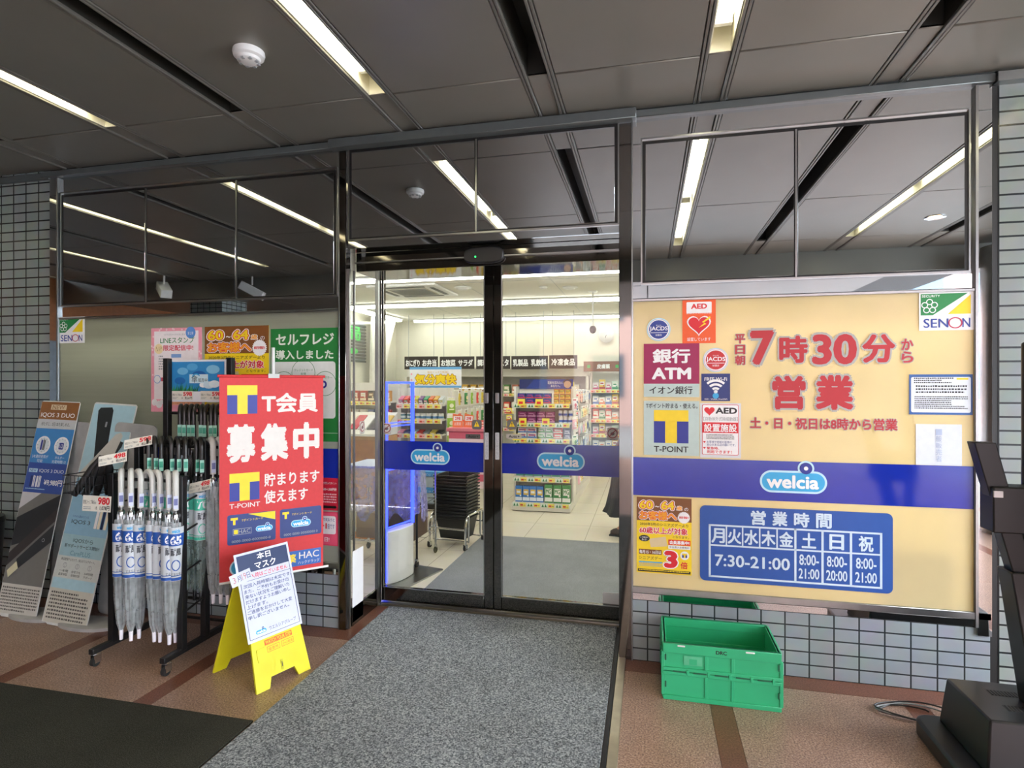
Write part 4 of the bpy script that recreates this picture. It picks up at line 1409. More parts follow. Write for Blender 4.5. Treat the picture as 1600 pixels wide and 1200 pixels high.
ub = make_umbrella('smoky umbrella with a black crook and green label on the middle rail', BLACKGRIP, CANOPYD, (TEAL, '70', -.25, .27), BLACKPL, 'smoky umbrellas on the middle rail', bagged=True)
uc = make_umbrella('black wrapped umbrella hooked on the rearmost high rail', BLACKGRIP, CANOPYB, None, BLACKPL, 'black umbrellas on the rear rail', L=.86, bagged=True)
ud = make_umbrella('white handled umbrella hanging between the rack and the red banner', GRIPCLEAR, CANOPY, None, mat('white_tip', '#e8e6ee', .4), 'white handled umbrellas beside the banner')
def hang(proto, spots):
    for i, (x, y, z, rz, rx) in enumerate(spots):
        o = proto if i == 0 else copy_tree(proto)
        o.location = (x, y, z)
        o.rotation_euler = (rx, 0, rz)
hang(ua, [(-2.862 + .36 * i / 6 + random.uniform(-.008, .008), -.625, 1.002, R(random.uniform(42, 75)), R(random.uniform(-1.5, 3.5))) for i in range(7)])
hang(ub, [(-2.865 + .37 * i / 7, -.455, 1.172, R(random.uniform(40, 70)), R(random.uniform(-1, 2))) for i in range(8)])
hang(uc, [(-2.82 + .31 * i / 8, -.245, 1.352, R(random.uniform(15, 40)), R(random.uniform(0, 1.5))) for i in range(9)])
hang(ud, [(-2.42, -.455, 1.172, R(50), 0), (-2.37, -.455, 1.172, R(55), R(1)), (-2.32, -.455, 1.172, R(48), R(1))])

# header board and price cards of the rack
x0, z0, x1, z1 = PB(262, 562, 353, 628, -.225)
t = thing('picture_board', 'blue cloud and grass picture board on top of the umbrella rack', 'sign board', ((x0 + x1) / 2, -.225, (z0 + z1) / 2))
mb = MB(); mb.T = facing(0, 0, 0)
w, h = x1 - x0, z1 - z0
mb.box(-w / 2, -h / 2, -.004, w / 2, h / 2, 0, PAPER)
mb.rect(-w / 2 + .01, -h / 2 + .065, w / 2 - .01, h / 2 - .012, ink('#2f86c4'), 1)
for cx, cy, r, c in ((-.10, .06, .05, '#6fb5de'), (.02, .03, .07, '#1d5fa8'), (.12, .07, .06, '#86c3e4'), (-.03, .09, .05, '#54a3d6'), (.13, -.02, .05, '#e3eef4'), (.09, -.035, .05, '#cfe2ee'), (-.12, .0, .05, '#1f68b0'), (.05, -.04, .035, '#f0f4f6')):
    cx, cy = max(-w / 2 + .07, min(w / 2 - .07, cx)), max(-h / 2 + .105, min(h / 2 - .045, cy))
    mb.disc(cx, cy, r * .8, ink(c), 1.2 + random.random() * .3, 24, r * .45)
for k in range(26):
    gx = -w / 2 + .03 + .0075 * k
    mb.poly([(gx - .005, -h / 2 + .066), (gx + .005, -h / 2 + .066), (gx + random.uniform(0, .03), -h / 2 + .09 + .05 * random.random() * (1 - k / 40))], ink(random.choice(('#2d8a55', '#49a35a', '#1d6d4a'))), 2)
mb.rect(-.05, -.015, .085, .04, ink('#cfe7f2'), 2.2)
mb.text('傘', -.035, -.012, .01, .034, C_BLK, 3); mb.text('販売中', .015, -.008, .08, .016, C_BLK, 3)
mb.ring(.0, .01, .028, .036, C_LBLUE, 3.2, a0=40, a1=150)
mb.build('printed_board', t, smooth=False)
def price_card(label, x, y, z, w, h, price, sub, rz=0., tilt=0., roll=0., note='耐風ジャンプ傘65cm'):
    t = thing('price_card', label, 'price card', (x, y, z), group='price cards of the umbrella rack')
    mb = MB(); mb.T = facing(0, 0, 0, rz, tilt, roll)
    mb.box(-w / 2, -h / 2, -.0012, w / 2, h / 2, 0, ink('#e9e6da'))
    mb.text(note, -w * .47, -h * .05, -w * .02, h * .22, C_BLK, 1); mb.text('1本', -w * .05, -h * .4, w * .03, -h * .15, C_BLK, 1)
    mb.text(price, w * .04, -h * .05, w * .46, h * .42, C_RED, 1, bold=.04); mb.text(sub, w * .12, -h * .42, w * .46, -h * .12, C_BLK, 1, bold=.02)
    mb.scribble(-w * .46, -h * .42, -w * .2, -h * .2, C_GREY, 2, 1)
    mb.build('card', t, smooth=False)
    return t
for px, lb in ((285, 'white price card under the cloud picture, first of two'), (330, 'white price card under the cloud picture, half hidden by the banner')):
    x, z = P(px, 618, -.232)
    price_card(lb, x, -.232, z, .155, .055, '598', '税込657円')
def pc(label, px, py, y, w, h, price, sub, rz, tilt, roll):
    x, z = P(px, py, y)
    price_card(label, x, y, z, w, h, price, sub, rz, tilt, roll)
pc('tilted price card above the green labelled umbrellas', 216, 691, -.50, .155, .058, '598', '税込657円', R(15), R(25), R(12))
pc('tilted price card in front of the pale blue standee', 176, 717, -.66, .145, .058, '498', '税込547円', R(18), R(22), R(12))
pc('price card hung on the black rear umbrellas', 317, 697, -.30, .155, .058, '598', '税込657円', R(2), R(10), R(-2))
pc('tilted price card at the end of the front rail beside the post', 312, 760, -.54, .155, .058, '498', '税込547円', R(-10), R(20), R(14))
pc('large price card with 980 on the wire basket', 151, 787, -.72, .19, .085, '980', '1,078円', R(0), R(4), R(0))
t = thing('wire_basket', 'black wire basket hooked to the side of the umbrella rack', 'basket', (-3.06, -.58, .92))
mb = MB()
for z in (0, .05, .10):
    mb.tube([(-.12, -.12, z), (.09, -.12, z), (.09, .12, z), (-.12, .12, z)], .003 if z else .0025, BLACK, 6, True)
for k in range(9):
    x = -.12 + .21 * k / 8
    mb.cyl((x, -.12, 0), (x, -.12, .1), .0018, BLACK, n=6).cyl((x, .12, 0), (x, .12, .1), .0018, BLACK, n=6).cyl((x, -.12, 0), (x, .12, 0), .0018, BLACK, n=6)
mb.build('wire_frame', t)
for k in range(4):
    o = MB().lathe([(.0, -.13), (.016, -.128), (.022, -.06), (.022, .06), (.014, .10), (.012, .13), (0, .135)], mat('folded_black_fabric', '#1a1b1d', .5, bump=.4), 14).build('folding_umbrella', M=Matrix.Translation((-3.15 + .05 * k, -.58, 1.0)) @ Matrix.Rotation(R(28), 4, 'Y') @ Matrix.Rotation(R(12 * k - 15), 4, 'X'))
    tag(o, 'short black folding umbrella standing in the wire basket', 'umbrella', 'folding umbrellas in the wire basket')

# ------------------------------------------------------------------ red banner on its stand
P1, P2 = Vector((-2.29, -.55, 0)), Vector((-1.90, -.146, 0))
cen, bw = (P1 + P2) / 2, (P2 - P1).length
brz = math.atan2(P2.y - P1.y, P2.x - P1.x)
bz0, bz1 = .432, 1.574
t = thing('banner_stand', 'red hanging banner with white characters on a slim white pole', 'banner', (cen.x, cen.y, 0), brz)
MB().box(-.02, -.02, 0, .15, .21, .022, BLACK).build('base_plate', t, bevel=.006)
MB().cyl((0, .012, .02), (0, .012, 1.74), .010, mat('white_pole', '#cfd2cf', .35)).build('pole', t)
MB().cyl((-bw / 2 - .01, 0, bz1), (bw / 2 + .01, 0, bz1), .008, mat('red_rod_sleeve', '#c4282c', .5)).build('top_rod', t)
o = MB().box(-.03, -.012, bz1 - .01, .03, .02, bz1 + .014, mat('clear_clip', '#b9bcb8', .2)).build('clip', t)
MB().cyl((-bw / 2, 0, bz0), (bw / 2 + .03, 0, bz0), .007, WHITEPL).build('bottom_rod', t)
BRED = mat('red_banner_cloth', '#c93438', .62, var=.04, scale=60)
bh = bz1 - bz0
mb = MB(); mb.T = facing(0, -.002, (bz0 + bz1) / 2)
mb.box(-bw / 2, -bh / 2, -.002, bw / 2, bh / 2, 0, BRED)
B = lambda u0, v0, u1, v1: ((u0 - .5) * bw, (.5 - v1) * bh, (u1 - .5) * bw, (.5 - v0) * bh)
PAL = ink('#dcd8d2')
point_mark(mb, *B(.07, .045, .345, .185), l=1)
mb.text('T会員', *B(.385, .083, .945, .185), PAL, 1, bold=.035)
for k, ch in enumerate('募集中'):
    mb.text(ch, *B(.06 + .315 * k, .235, .33 + .315 * k, .425), PAL, 1, bold=.05)
point_mark(mb, *B(.09, .475, .365, .61), l=1)
mb.text('T-POINT', *B(.09, .622, .37, .645), PAL, 1, bold=.01)
mb.text('貯まります', *B(.41, .485, .96, .552), PAL, 1, bold=.025); mb.text('使えます', *B(.41, .572, .84, .638), PAL, 1, bold=.025)
CARD = ink('#243a78')
mb.rrect(*B(.07, .675, .52, .822), .012, CARD, 1)
mb.poly([((u - .5) * bw, (.5 - v) * bh) for u, v in ((.26, .678), (.515, .678), (.515, .72))], C_YEL, 2)
point_mark(mb, *B(.10, .69, .165, .725), l=2)
mb.text('Tポイントカード', *B(.20, .70, .40, .712), C_YEL, 2)
mb.rect(*B(.12, .745, .29, .775), C_GREY, 2); mb.rect(*B(.123, .747, .287, .773), CARD, 2.3); mb.rect(*B(.13, .75, .165, .77), C_YEL, 3); mb.text('HAC', *B(.17, .75, .28, .77), C_GREY, 3)
x0, y0, x1, y1 = B(.33, .742, .49, .772); drugstore_mark(mb, (x0 + x1) / 2, (y0 + y1) / 2, x1 - x0, 2)
mb.text('0000-0000-0000000-0', *B(.11, .80, .47, .812), C_GREY, 2)
mb.rrect(*B(.56, .675, .98, .822), .012, CARD, 1)
point_mark(mb, *B(.585, .69, .65, .725), l=2)
mb.text('Tポイントカード', *B(.68, .70, .88, .712), C_YEL, 2)
x0, y0, x1, y1 = B(.67, .735, .87, .775); drugstore_mark(mb, (x0 + x1) / 2, (y0 + y1) / 2, x1 - x0, 2)
mb.text('0000 0000 00000000 0', *B(.60, .80, .94, .812), C_GREY, 2)
x0, y0, x1, y1 = B(.09, .90, .55, .97); drugstore_mark(mb, (x0 + x1) / 2, (y0 + y1) / 2, x1 - x0, 1)
mb.rect(*B(.60, .895, .975, .975), ink('#2e62b0'), 1); mb.text('HAC', *B(.75, .905, .955, .94), PAL, 2, bold=.01); mb.text('ハックドラッグ', *B(.74, .95, .96, .967), PAL, 2); mb.text('薬', *B(.625, .91, .72, .955), C_YEL, 2, bold=.03)
mb.build('banner_cloth', t, smooth=False)

# ------------------------------------------------------------------ yellow A-frame floor sign with a taped notice
YEL = mat('yellow_sign_plastic', '#d6cf1f', .38, var=.03)
arz = math.atan2(.938, .346)
t = thing('floor_sign', 'yellow plastic folding floor sign with a paper notice taped on', 'floor sign', (-2.005, -.576, 0), arz)
SL, TA = .635, math.atan2(.185, .60)
def aframe_panel(name, flip):
    M = Matrix.Rotation(math.pi if flip else 0, 4, 'Z') @ facing(0, -.2, 0, 0, TA)
    mb = MB()
    mb.prism([(-.158, 0), (-.085, 0), (-.068, .05), (.068, .05), (.085, 0), (.158, 0), (.125, SL - .02), (.11, SL), (-.11, SL), (-.125, SL - .02)], YEL, -.012, 0)
    mb.prism(rr_pts(-.125, .135, .125, .20, .008), YEL, 0, .004)
    if not flip:
        for k in range(5):
            for s in (-1, 1):
                mb.poly([(s * (.045 + .02 * k), .06), (s * (.051 + .02 * k), .06), (s * (.031 + .02 * k), .128), (s * (.025 + .02 * k), .128)], YEL, 4)
        mb.box(-.006, .06, 0, .006, .11, .004, mat('yellow_shadow_slot', '#b9b41c', .5)); mb.box(-.002, .075, .004, .002, .10, .0045, C_BLK)
        mb.rect(-.075, .205, .085, .23, ink('#dd5a1c'), 2); mb.text('WATCH YOUR STEP', -.07, .208, .08, .227, YEL, 3, bold=.02)
        for u in (-.068, .015):
            mb.rect(u, .168, u + .072, .196, ink('#dd5a1c'), 7.5); mb.rect(u + .002, .17, u + .07, .194, YEL, 8)
        mb.text('留意地', -.06, .174, -.005, .19, ink('#dd5a1c'), 9); mb.text('小心地滑', .021, .174, .08, .19, ink('#dd5a1c'), 9)
    return mb.build(name, t, bevel=.002, M=M)
aframe_panel('front_panel', False); aframe_panel('rear_panel', True)
MB().cyl((-.10, 0, .612), (.10, 0, .612), .010, YEL).build('hinge', t)
Mn = Matrix.Translation((-2.005, -.576, 0)) @ Matrix.Rotation(arz, 4, 'Z') @ facing(0, -.2, 0, 0, TA)
mb = MB()
nv = ink('#22355f'); INKN = ink('#2d3f73')
W2, H2 = .158, .222
pap = mat('notice_paper', '#cdd2e8', .5, var=.02)
mb.box(-W2, -H2, -.001, W2, H2, 0, pap)
mb.rect(-W2 + .012, H2 - .105, W2 - .012, H2 - .012, nv)
mb.text('本日', -.035, H2 - .052, .045, H2 - .018, C_WHITE, 2, bold=.02); mb.text('マスク', -.055, H2 - .098, .068, H2 - .062, C_WHITE, 2, bold=.02)
mb.text('の入荷はございません', -.11, H2 - .137, .13, H2 - .113, C_RED, 2, bold=.01)
for a in ((-W2 + .012, H2 - .146, W2 - .012, H2 - .144), (-W2 + .012, -H2 + .014, W2 - .012, -H2 + .016), (-W2 + .012, -H2 + .014, -W2 + .015, H2 - .105), (W2 - .015, -H2 + .014, W2 - .012, H2 - .105)):
    mb.rect(*a, nv)
for k, l in enumerate(('次回入荷時期は未定です。', 'また、ご予約もお受け出', '来ない状況をご理解いた', 'だけますようお願い申し', '上げます。', 'ご迷惑をおかけして大変', '申し訳ございません。')):
    wd = .0235 * len(l)
    z = H2 - .158 - .026 * k
    mb.text(l, -.135, z - .02, -.135 + wd, z, INKN, 2, bold=.01)
drugstore_mark(mb, -.08, -H2 + .04, .062, 1); mb.text('ウエルシアグループ', -.035, -H2 + .03, .125, -H2 + .05, INKN, 2)
o = mb.build('paper_notice', smooth=False, M=Mn @ Matrix.Translation((-.004, .462, .0055)))
tag(o, 'white mask shortage notice taped over the yellow floor sign', 'notice')
mb = MB()
mb.box(-.058, -.03, -.0008, .058, .03, 0, pap)
mb.text('3', -.045, -.014, -.03, .016, ink('#c07a80'), 1); mb.text('月', -.022, -.015, 0, .014, INKN, 1); mb.text('19', .004, -.014, .028, .018, ink('#c07a80'), 1); mb.text('日', .032, -.015, .05, .014, INKN, 1)
o = mb.build('date_slip', smooth=False, M=Mn @ Matrix.Translation((-.142, .565, .0068)) @ Matrix.Rotation(R(8), 4, 'Z'))
tag(o, 'small white slip with a handwritten date stuck on the notice', 'note')

# ------------------------------------------------------------------ green folding crate
GRN = mat('green_crate_plastic', '#2fb07a', .42, var=.05, scale=8)
GRND = mat('green_crate_dark_slot', '#175c3f', .6)
t = thing('folding_crate', 'green folding plastic crate standing on the granite by the tiled wall', 'crate', (.341, -.205, 0), 0)
LW, DW, HW = .535, .335, .272
def crate_side(mb, length, flip):
    """Panelled wall in the x-z plane, thickness towards +y (inside)."""
    a = length / 2
    mb.box(-a, 0.004, .01, a, .014, HW, GRN)
    for z0, z1 in ((.0, .022), (.122, .138), (.142, .158), (HW - .045, HW)):
        mb.box(-a, -.004, z0, a, .016, z1, GRN)
    for f in (-1, -.25, .2, 1):
        x = a * f
        mb.box(x - .008, -.001, .02, x + .008, .012, HW - .04, GRN)
    for k in range(5):
        x = -a * .72 + a * 1.44 * k / 4
        mb.box(x - .03, -.006, .136, x + .03, -.003, .144, GRND)
        mb.box(x + .034, -.008, .128, x + .046, 0, .152, GRN)
for nm, y, rot in (('front_wall', -DW / 2, 0), ('rear_wall', DW / 2, math.pi)):
    mb = MB(); mb.T = Matrix.Translation((0, y, 0)) @ Matrix.Rotation(rot, 4, 'Z')
    crate_side(mb, LW, False)
    mb.box(-.20, -.0055, HW - .012, -.165, .002, HW - .004, WHITEPL).box(.11, -.0055, HW - .012, .15, .002, HW - .004, WHITEPL)
    if rot == 0:
        m0 = mb.T.copy(); mb.T = facing(0, y - .0045, HW - .022)
        mb.text('DRC', -.024, -.009, .026, .009, C_BLK, 0, bold=.04)
        mb.T = facing(0, y - .0005, 0)
        mb.rect(-.17, .175, -.085, .218, mat('green_worn_patch', '#57b98c', .6), 1); mb.rect(-.145, .178, -.11, .205, GRN, 2)
        mb.T = m0
    for s in (-1, 1):
        for z in (.06, .19):
            mb.box(s * (LW / 2 - .012) - .004, -.006, z, s * (LW / 2 - .012) + .004, -.003, z + .03, GRND)
    mb.build(nm, t, bevel=.002, seg=1)
for s in (-1, 1):
    mb = MB(); mb.T = Matrix.Translation((s * LW / 2, 0, 0)) @ Matrix.Rotation(R(90) * s, 4, 'Z')
    crate_side(mb, DW - .03, False)
    mb.build('end_wall', t, bevel=.002, seg=1)
mb = MB(); mb.box(-LW / 2 + .01, -DW / 2 + .01, .004, LW / 2 - .01, DW / 2 - .01, .014, GRN)
for k in range(9):
    mb.box(-LW / 2 + .03 + .056 * k, -DW / 2 + .02, .014, -LW / 2 + .036 + .056 * k, DW / 2 - .02, .018, GRN)
mb.build('bottom', t)

# ------------------------------------------------------------------ signage stand at the tiled pier
t = thing('display_stand', 'black display stand with a leaning column and screen by the tiled pier', 'display stand', (1.5, -.62, 0))
mb = MB()
mb.prism(rr_pts(-.36, -.30, .48, .24, .06), BLACKPL, 0, .075)
mb.build('base', t, bevel=.012)
mb = MB()
mb.hexa([(-.27, -.17, .075), (.33, -.17, .075), (.33, .20, .075), (-.27, .20, .075), (-.25, -.15, .27), (.33, -.15, .27), (.33, .18, .27), (-.25, .18, .27)], BLACKPL)
mb.build('equipment_box', t, bevel=.008)
for r in range(2):
    mb = MB()
    mb.box(-.145, -.063 + .12 * r, .2695, .08, -.017 + .12 * r, .2703, BLACK)
    for k in range(18):
        mb.box(-.14 + .012 * k, -.06 + .12 * r, .2695, -.134 + .012 * k, -.02 + .12 * r, .2715, RUBBER)
    mb.build('vent_grille', t)
mb = MB()
mb.hexa([(-.02, -.06, .05), (.22, -.06, .05), (.22, .06, .05), (-.02, .06, .05), (-.13, -.05, .80), (.20, -.05, .80), (.20, .05, .80), (-.13, .05, .80)], BLACK)
mb.build('column', t, bevel=.006)
mb = MB()
mb.hexa([(-.11, -.03, .78), (-.04, -.03, .78), (-.04, .03, .78), (-.11, .03, .78), (-.245, -.03, 1.30), (-.17, -.03, 1.30), (-.17, .03, 1.30), (-.245, .03, 1.30)], BLACK)
u = mb.build('mast', t, bevel=.004)
mb = MB()
mb.hexa([(-.19, -.05, .95), (.05, -.05, .95), (.05, .05, .95), (-.19, .05, .95), (-.19, -.05, 1.13), (.05, -.05, 1.13), (.05, .05, 1.13), (-.19, .05, 1.13)], BLACK)
mb.build('bracket', t, bevel=.006)
ST = Matrix.Translation((-.04, .07, 0)) @ Matrix.Rotation(R(-69.6), 4, 'Z')
mb = MB(); mb.T = ST
mb.box(0, 0, .66, .86, .055, 1.70, BLACKPL)
mb.build('screen_housing', t, bevel=.012)
mb = MB(); mb.T = ST
mb.box(.03, .055, .70, .83, .058, 1.66, mat('dark_screen_glass', '#101418', .08))
mb.build('screen', t)
mb = MB(); mb.T = ST
mb.box(-.002, .012, .75, .001, .042, 1.62, RUBBER)
for k in range(40):
    mb.box(-.004, .012, .76 + .021 * k, 0, .042, .772 + .021 * k, BLACK)
mb.build('side_vent', t)
mb = MB(); mb.box(-.19, -.056, 1.09, -.16, -.0505, 1.115, PAPER); mb.build('white_tag', t)
for k in range(3):
    r_ = .07 + .02 * k
    pts = [(1.16 + .03 * k + r_ * 1.5 * math.cos(a) + .015 * math.sin(3 * a + k), -.25 + r_ * .8 * math.sin(a), .007 + .004 * k + .004 * math.sin(2 * a)) for a in [R(20 + 15 * i) for i in range(21)]] + [(1.42, -.36 - .02 * k, .01), (1.50, -.375 - .01 * k, .01)]
    o = MB().tube(pts, .004, BLACKPL if k != 1 else ink('#7b7f80'), 6).build('cable')
    tag(o, ('black cable loop lying outermost beside the display stand', 'grey cable coiled beside the display stand', 'long black cable running behind the display stand base')[k], 'cable')
# ------------------------------------------------------------------ goods inside the shop
SHELFW = mat('white_shelf_paint', '#e3e1d8', .4, var=.03)
PROTO = {}
def carton(key, w, d, h, body, accent, third='#f0f0ec', word=None):
    """Printed box: front towards -Y, standing on the origin."""
    if key not in PROTO:
        mb = MB()
        mb.box(-w / 2, -d / 2, 0, w / 2, d / 2, h, ink(body))
        mb.T = facing(0, -d / 2, 0)
        mb.rect(-w / 2, h * .08, w / 2, h * .30, ink(accent), 1)
        mb.rect(-w * .38, h * .45, w * .38, h * .80, ink(third), 1)
        mb.rect(-w * .30, h * .56, w * .25, h * .70, ink(accent), 2)
        mb.disc(w * .28, h * .40, min(w, h) * .12, ink(accent), 3, 12)
        if word:
            mb.text(word, -w * .34, h * .5, w * .34, h * .78, ink(body), 3, bold=.03)
        o = mb.build('carton', bevel=.002, seg=1)
        PROTO[key] = [o, False]
    return key
def pouch(key, w, h, body, accent, card='#f1f1ee'):
    """Hanging packet with a header card, face towards -Y, hung from the origin."""
    if key not in PROTO:
        mb = MB()
        n = 6
        v, f = [], []
        for s in (-1, 1):
            for j in range(n + 1):
                for i in range(n + 1):
                    a, b = i / n * 2 - 1, j / n * 2 - 1
                    v.append((a * w / 2, s * .016 * (1 - a * a) * (1 - b * b), -h * .2 - h * .8 * j / n))
        for k in range(2):
            for j in range(n):
                for i in range(n):
                    a = k * (n + 1) ** 2 + j * (n + 1) + i
                    q = (a, a + n + 1, a + n + 2, a + 1)
                    f.append(q if k == 0 else q[::-1])
        mb.add(v, f, ink(body))
        mb.box(-w / 2, -.002, -h * .24, w / 2, .002, 0, ink(card))
        mb.T = facing(0, -.0165, 0)
        mb.disc(0, -h * .55, w * .26, ink(accent), 1, 16); mb.rect(-w * .3, -h * .82, w * .3, -h * .74, ink(accent), 1)
        mb.T = facing(0, -.0022, 0); mb.rect(-w * .35, -h * .19, w * .35, -h * .09, ink(accent), 1)
        PROTO[key] = [mb.build('hanging_packet'), False]
    return key
def jar(key, r, h, body, lid, band):
    if key not in PROTO:
        mb = MB()
        mb.lathe([(r * .9, 0), (r, .004), (r, h * .68), (r * .85, h * .74)], ink(body), 16)
        mb.lathe([(r * 1.01, h * .15), (r * 1.01, h * .5)], ink(band), 16)
        mb.lathe([(r * .92, h * .74), (r * .92, h * .97), (r * .85, h), (0, h)], ink(lid), 16)
        PROTO[key] = [mb.build('jar'), False]
    return key
def put(key, x, y, z, label, cat, group, rz=0., name=None, rx=0.):
    p = PROTO[key]
    if not p[1]:
        o, p[1] = p[0], True
    else:
        o = p[0].copy()
        COL.objects.link(o)
    if name: o.name = name
    o.location = (x, y, z)
    o.rotation_euler = (rx, 0, rz)
    return tag(o, label, cat, group)
def row(key, n, x0, dx, y, z, dz, high, label, cat, group, rz=0., rx=0., name=None):
    for i in range(n):
        for k in range(high):
            put(key, x0 + dx * i + random.uniform(-.003, .003), y + random.uniform(-.005, .005), z + dz * k, label, cat, group, rz, name, rx)

def price_rail(mb, x0, x1, y, z, style):
    mb.box(x0, y - .012, z - .05, x1, y - .004, z + .004, ink('#dcd9cf'))
    m0 = mb.T.copy(); mb.T = mb.T @ facing(0, y - .0122, z)
    w = .085
    n = int((x1 - x0) / w)
    for i in range(n):
        a = x0 + (x1 - x0) * i / n
        c = {'yellow': '#efe066', 'mix': ('#efe066' if i % 3 else '#f3b9b4'), 'green': ('#efe066' if i % 2 else '#d9e8dc')}[style]
        mb.rect(a + .004, -.047, a + w - .006, .001, ink(c), 1)
        if style == 'green' and i % 2 == 0:
            for q in range(2):
                mb.poly([(a + .012 + .034 * q, -.04), (a + .042 + .034 * q, -.04), (a + .027 + .034 * q, -.004)], ink('#2e7a4c'), 2)
        else:
            mb.rect(a + .012, -.036, a + .045, -.016, ink('#c9433a'), 2); mb.rect(a + .05, -.03, a + .072, -.024, ink('#57544c'), 2)
    mb.T = m0

def shelving(name, label, x0, x1, y, depth, zs, H, style, run=0., hooks=None, base_h=.09):
    """End display facing -Y: base, back, uprights, shelves with price rails; optionally a long pegboard run behind it."""
    t = thing(name, label, 'shelf', ((x0 + x1) / 2, y + depth / 2, 0))
    w = x1 - x0; a = w / 2; d = depth / 2
    MB().box(-a, -d, .01, a, d, base_h, SHELFW).build('base', t, bevel=.004)
    MB().box(-a, d - .02, base_h, a, d, H, SHELFW).build('back_panel', t)
    for s in (-1, 1):
        MB().box(s * a - .012, -d * .1, base_h, s * a + .012, d, H, SHELFW).build('side_panel', t)
    for z in zs:
        sh = MB().box(-a + .013, -d + (.0 if z < .2 else .05), z - .018, a - .013, d - .021, z, SHELFW).build('shelf_board', t)
        mb = MB(); price_rail(mb, -a + .013, a - .013, -d + (0 if z < .2 else .05), z, style)
        mb.build('price_rail', sh, smooth=False)
    if run:
        mb = MB()
        mb.box(-a, d + .002, 0, a, d + run, .12, SHELFW).box(-.06, d + .002, .12, .06, d + run, H - .05, SHELFW)
        mb.build('gondola_run', t)
        s = hooks
        mb = MB()
        mb.box(.061 if s > 0 else -a + .02, d + .03, .9, a - .02 if s > 0 else -.061, d + run, .915, SHELFW)
        mb.build('run_shelf', t)
    return t

# --- end display behind the right-hand leaf
GX0, GX1, GY = -1.60, -.885, 3.55
ZS = [.105, .40, .63, .87, 1.06, 1.29]
g1 = shelving('end_display', 'white end display of medicine boxes facing the doors', GX0, GX1, GY, .42, ZS, 1.50, 'green', 2.0, 1)
mb = MB(); mb.T = facing(0, .165, 1.53)
mb.box(-.34, -.06, -.006, .34, .06, 0, ink('#253a8c'))
mb.text('花粉を忘れたい', .02, -.002, .22, .035, C_WHITE, 1); mb.text('あなたへ。', .06, -.04, .18, -.012, C_WHITE, 1)
mb.poly([(-.34, .06), (-.15, .06), (-.26, -.06), (-.34, -.06)], ink('#1a2763'), 1); mb.disc(.27, -.005, .045, ink('#caa489'), 1, 20); mb.ring(.27, .005, .04, .056, ink('#4a3227'), 2, a0=10, a1=170)
mb.build('header_board', g1, smooth=False)
mb = MB()
for z, xs in ((1.29, (-.24, -.02)), (1.06, (-.22, .06)), (.87, (-.30,))):
    for x in xs:
        mb.box(x - .045, -.20, z - .02, x + .045, -.197, z + .06, ink('#f0e04f')); mb.box(x - .03, -.2012, z + .0, x + .02, -.2, z + .03, C_RED)
mb.build('shelf_card', g1)
yf = GY + .13
row(carton('navy', .098, .05, .062, '#1f2f7a', '#b8325a', '#2f49a6'), 4, -1.50, .105, yf, 1.291, .064, 2, 'navy carton with a pink stripe on the top shelf of the medicine display', 'carton', 'navy cartons on the top shelf')
row(carton('amber', .062, .05, .058, '#b5651f', '#e7b84a', '#7c9a35'), 3, -1.07, .07, yf, 1.291, .06, 3, 'small amber carton on the top shelf beneath the pictured header', 'carton', 'amber cartons on the top shelf')
row(carton('purple', .108, .05, .066, '#7a2560', '#c88fb5', '#8f3a76'), 4, -1.49, .115, yf, 1.061, .068, 2, 'maroon carton on the second shelf of the medicine display', 'carton', 'maroon cartons on the second shelf')
row(jar('bluejar', .026, .075, '#e9edf2', '#f4f4f4', '#3a62b8'), 3, -1.02, .058, yf, 1.061, .077, 2, 'small white bottle with a blue band on the second shelf', 'bottle', 'blue banded bottles on the second shelf', name='pill_bottle')
row(carton('bluewhite', .112, .05, .062, '#e8eef6', '#3f78c9', '#e46a5a'), 2, -1.49, .12, yf, .871, .064, 2, 'white carton with blue and red print on the third shelf', 'carton', 'white and blue cartons on the third shelf')
row(carton('greenwhite', .088, .05, .066, '#eef1ea', '#58a05a', '#cfe0c8'), 2, -1.25, .095, yf, .871, .068, 2, 'white and green carton on the third shelf of the medicine display', 'carton', 'white and green cartons on the third shelf')
row(carton('redwhite', .11, .05, .062, '#d8402f', '#f2efe8', '#f6e3da'), 1, -1.05, .1, yf, .871, .064, 2, 'red and white carton on the third shelf of the medicine display', 'carton', 'red cartons on the third shelf')
row(carton('greybox', .07, .05, .055, '#6d6f8c', '#d7d7e2', '#b4b4cc'), 1, -.94, .1, yf, .871, .057, 2, 'small grey violet carton at the end of the third shelf', 'carton', 'grey cartons on the third shelf')
row(carton('skyblue', .082, .06, .19, '#2f78c8', '#dfeaf6', '#d9b84a'), 4, -1.52, .088, yf - .06, .106, 0, 1, 'tall blue carton on the lowest shelf of the medicine display', 'carton', 'tall blue cartons on the lowest shelf')
row(carton('greentall', .096, .06, .215, '#3b8a4a', '#eef0ea', '#f4f5f1', 'MG'), 3, -1.155, .108, yf - .06, .106, 0, 1, 'tall green and white carton on the lowest shelf', 'carton', 'tall green cartons on the lowest shelf')
row(carton('midbox', .10, .05, .14, '#dfe6ea', '#4b9b8a', '#f0c9b0'), 6, -1.52, .112, yf, .401, 0, 1, 'pale carton on the shelf just under the cobalt band', 'carton', 'pale cartons under the band')
row(carton('midbox2', .10, .05, .12, '#e6c7a8', '#a04b6a', '#f4eee4'), 6, -1.52, .112, yf, .631, 0, 1, 'beige carton on the shelf hidden by the cobalt band', 'carton', 'beige cartons behind the band')
row(carton('topred', .075, .07, .10, '#c43a32', '#f0d060', '#f4efe6'), 3, -1.30, .085, 4.05, 1.455, 0, 1, 'red carton on top of the run behind the medicine display', 'carton', 'red cartons on top of the run')
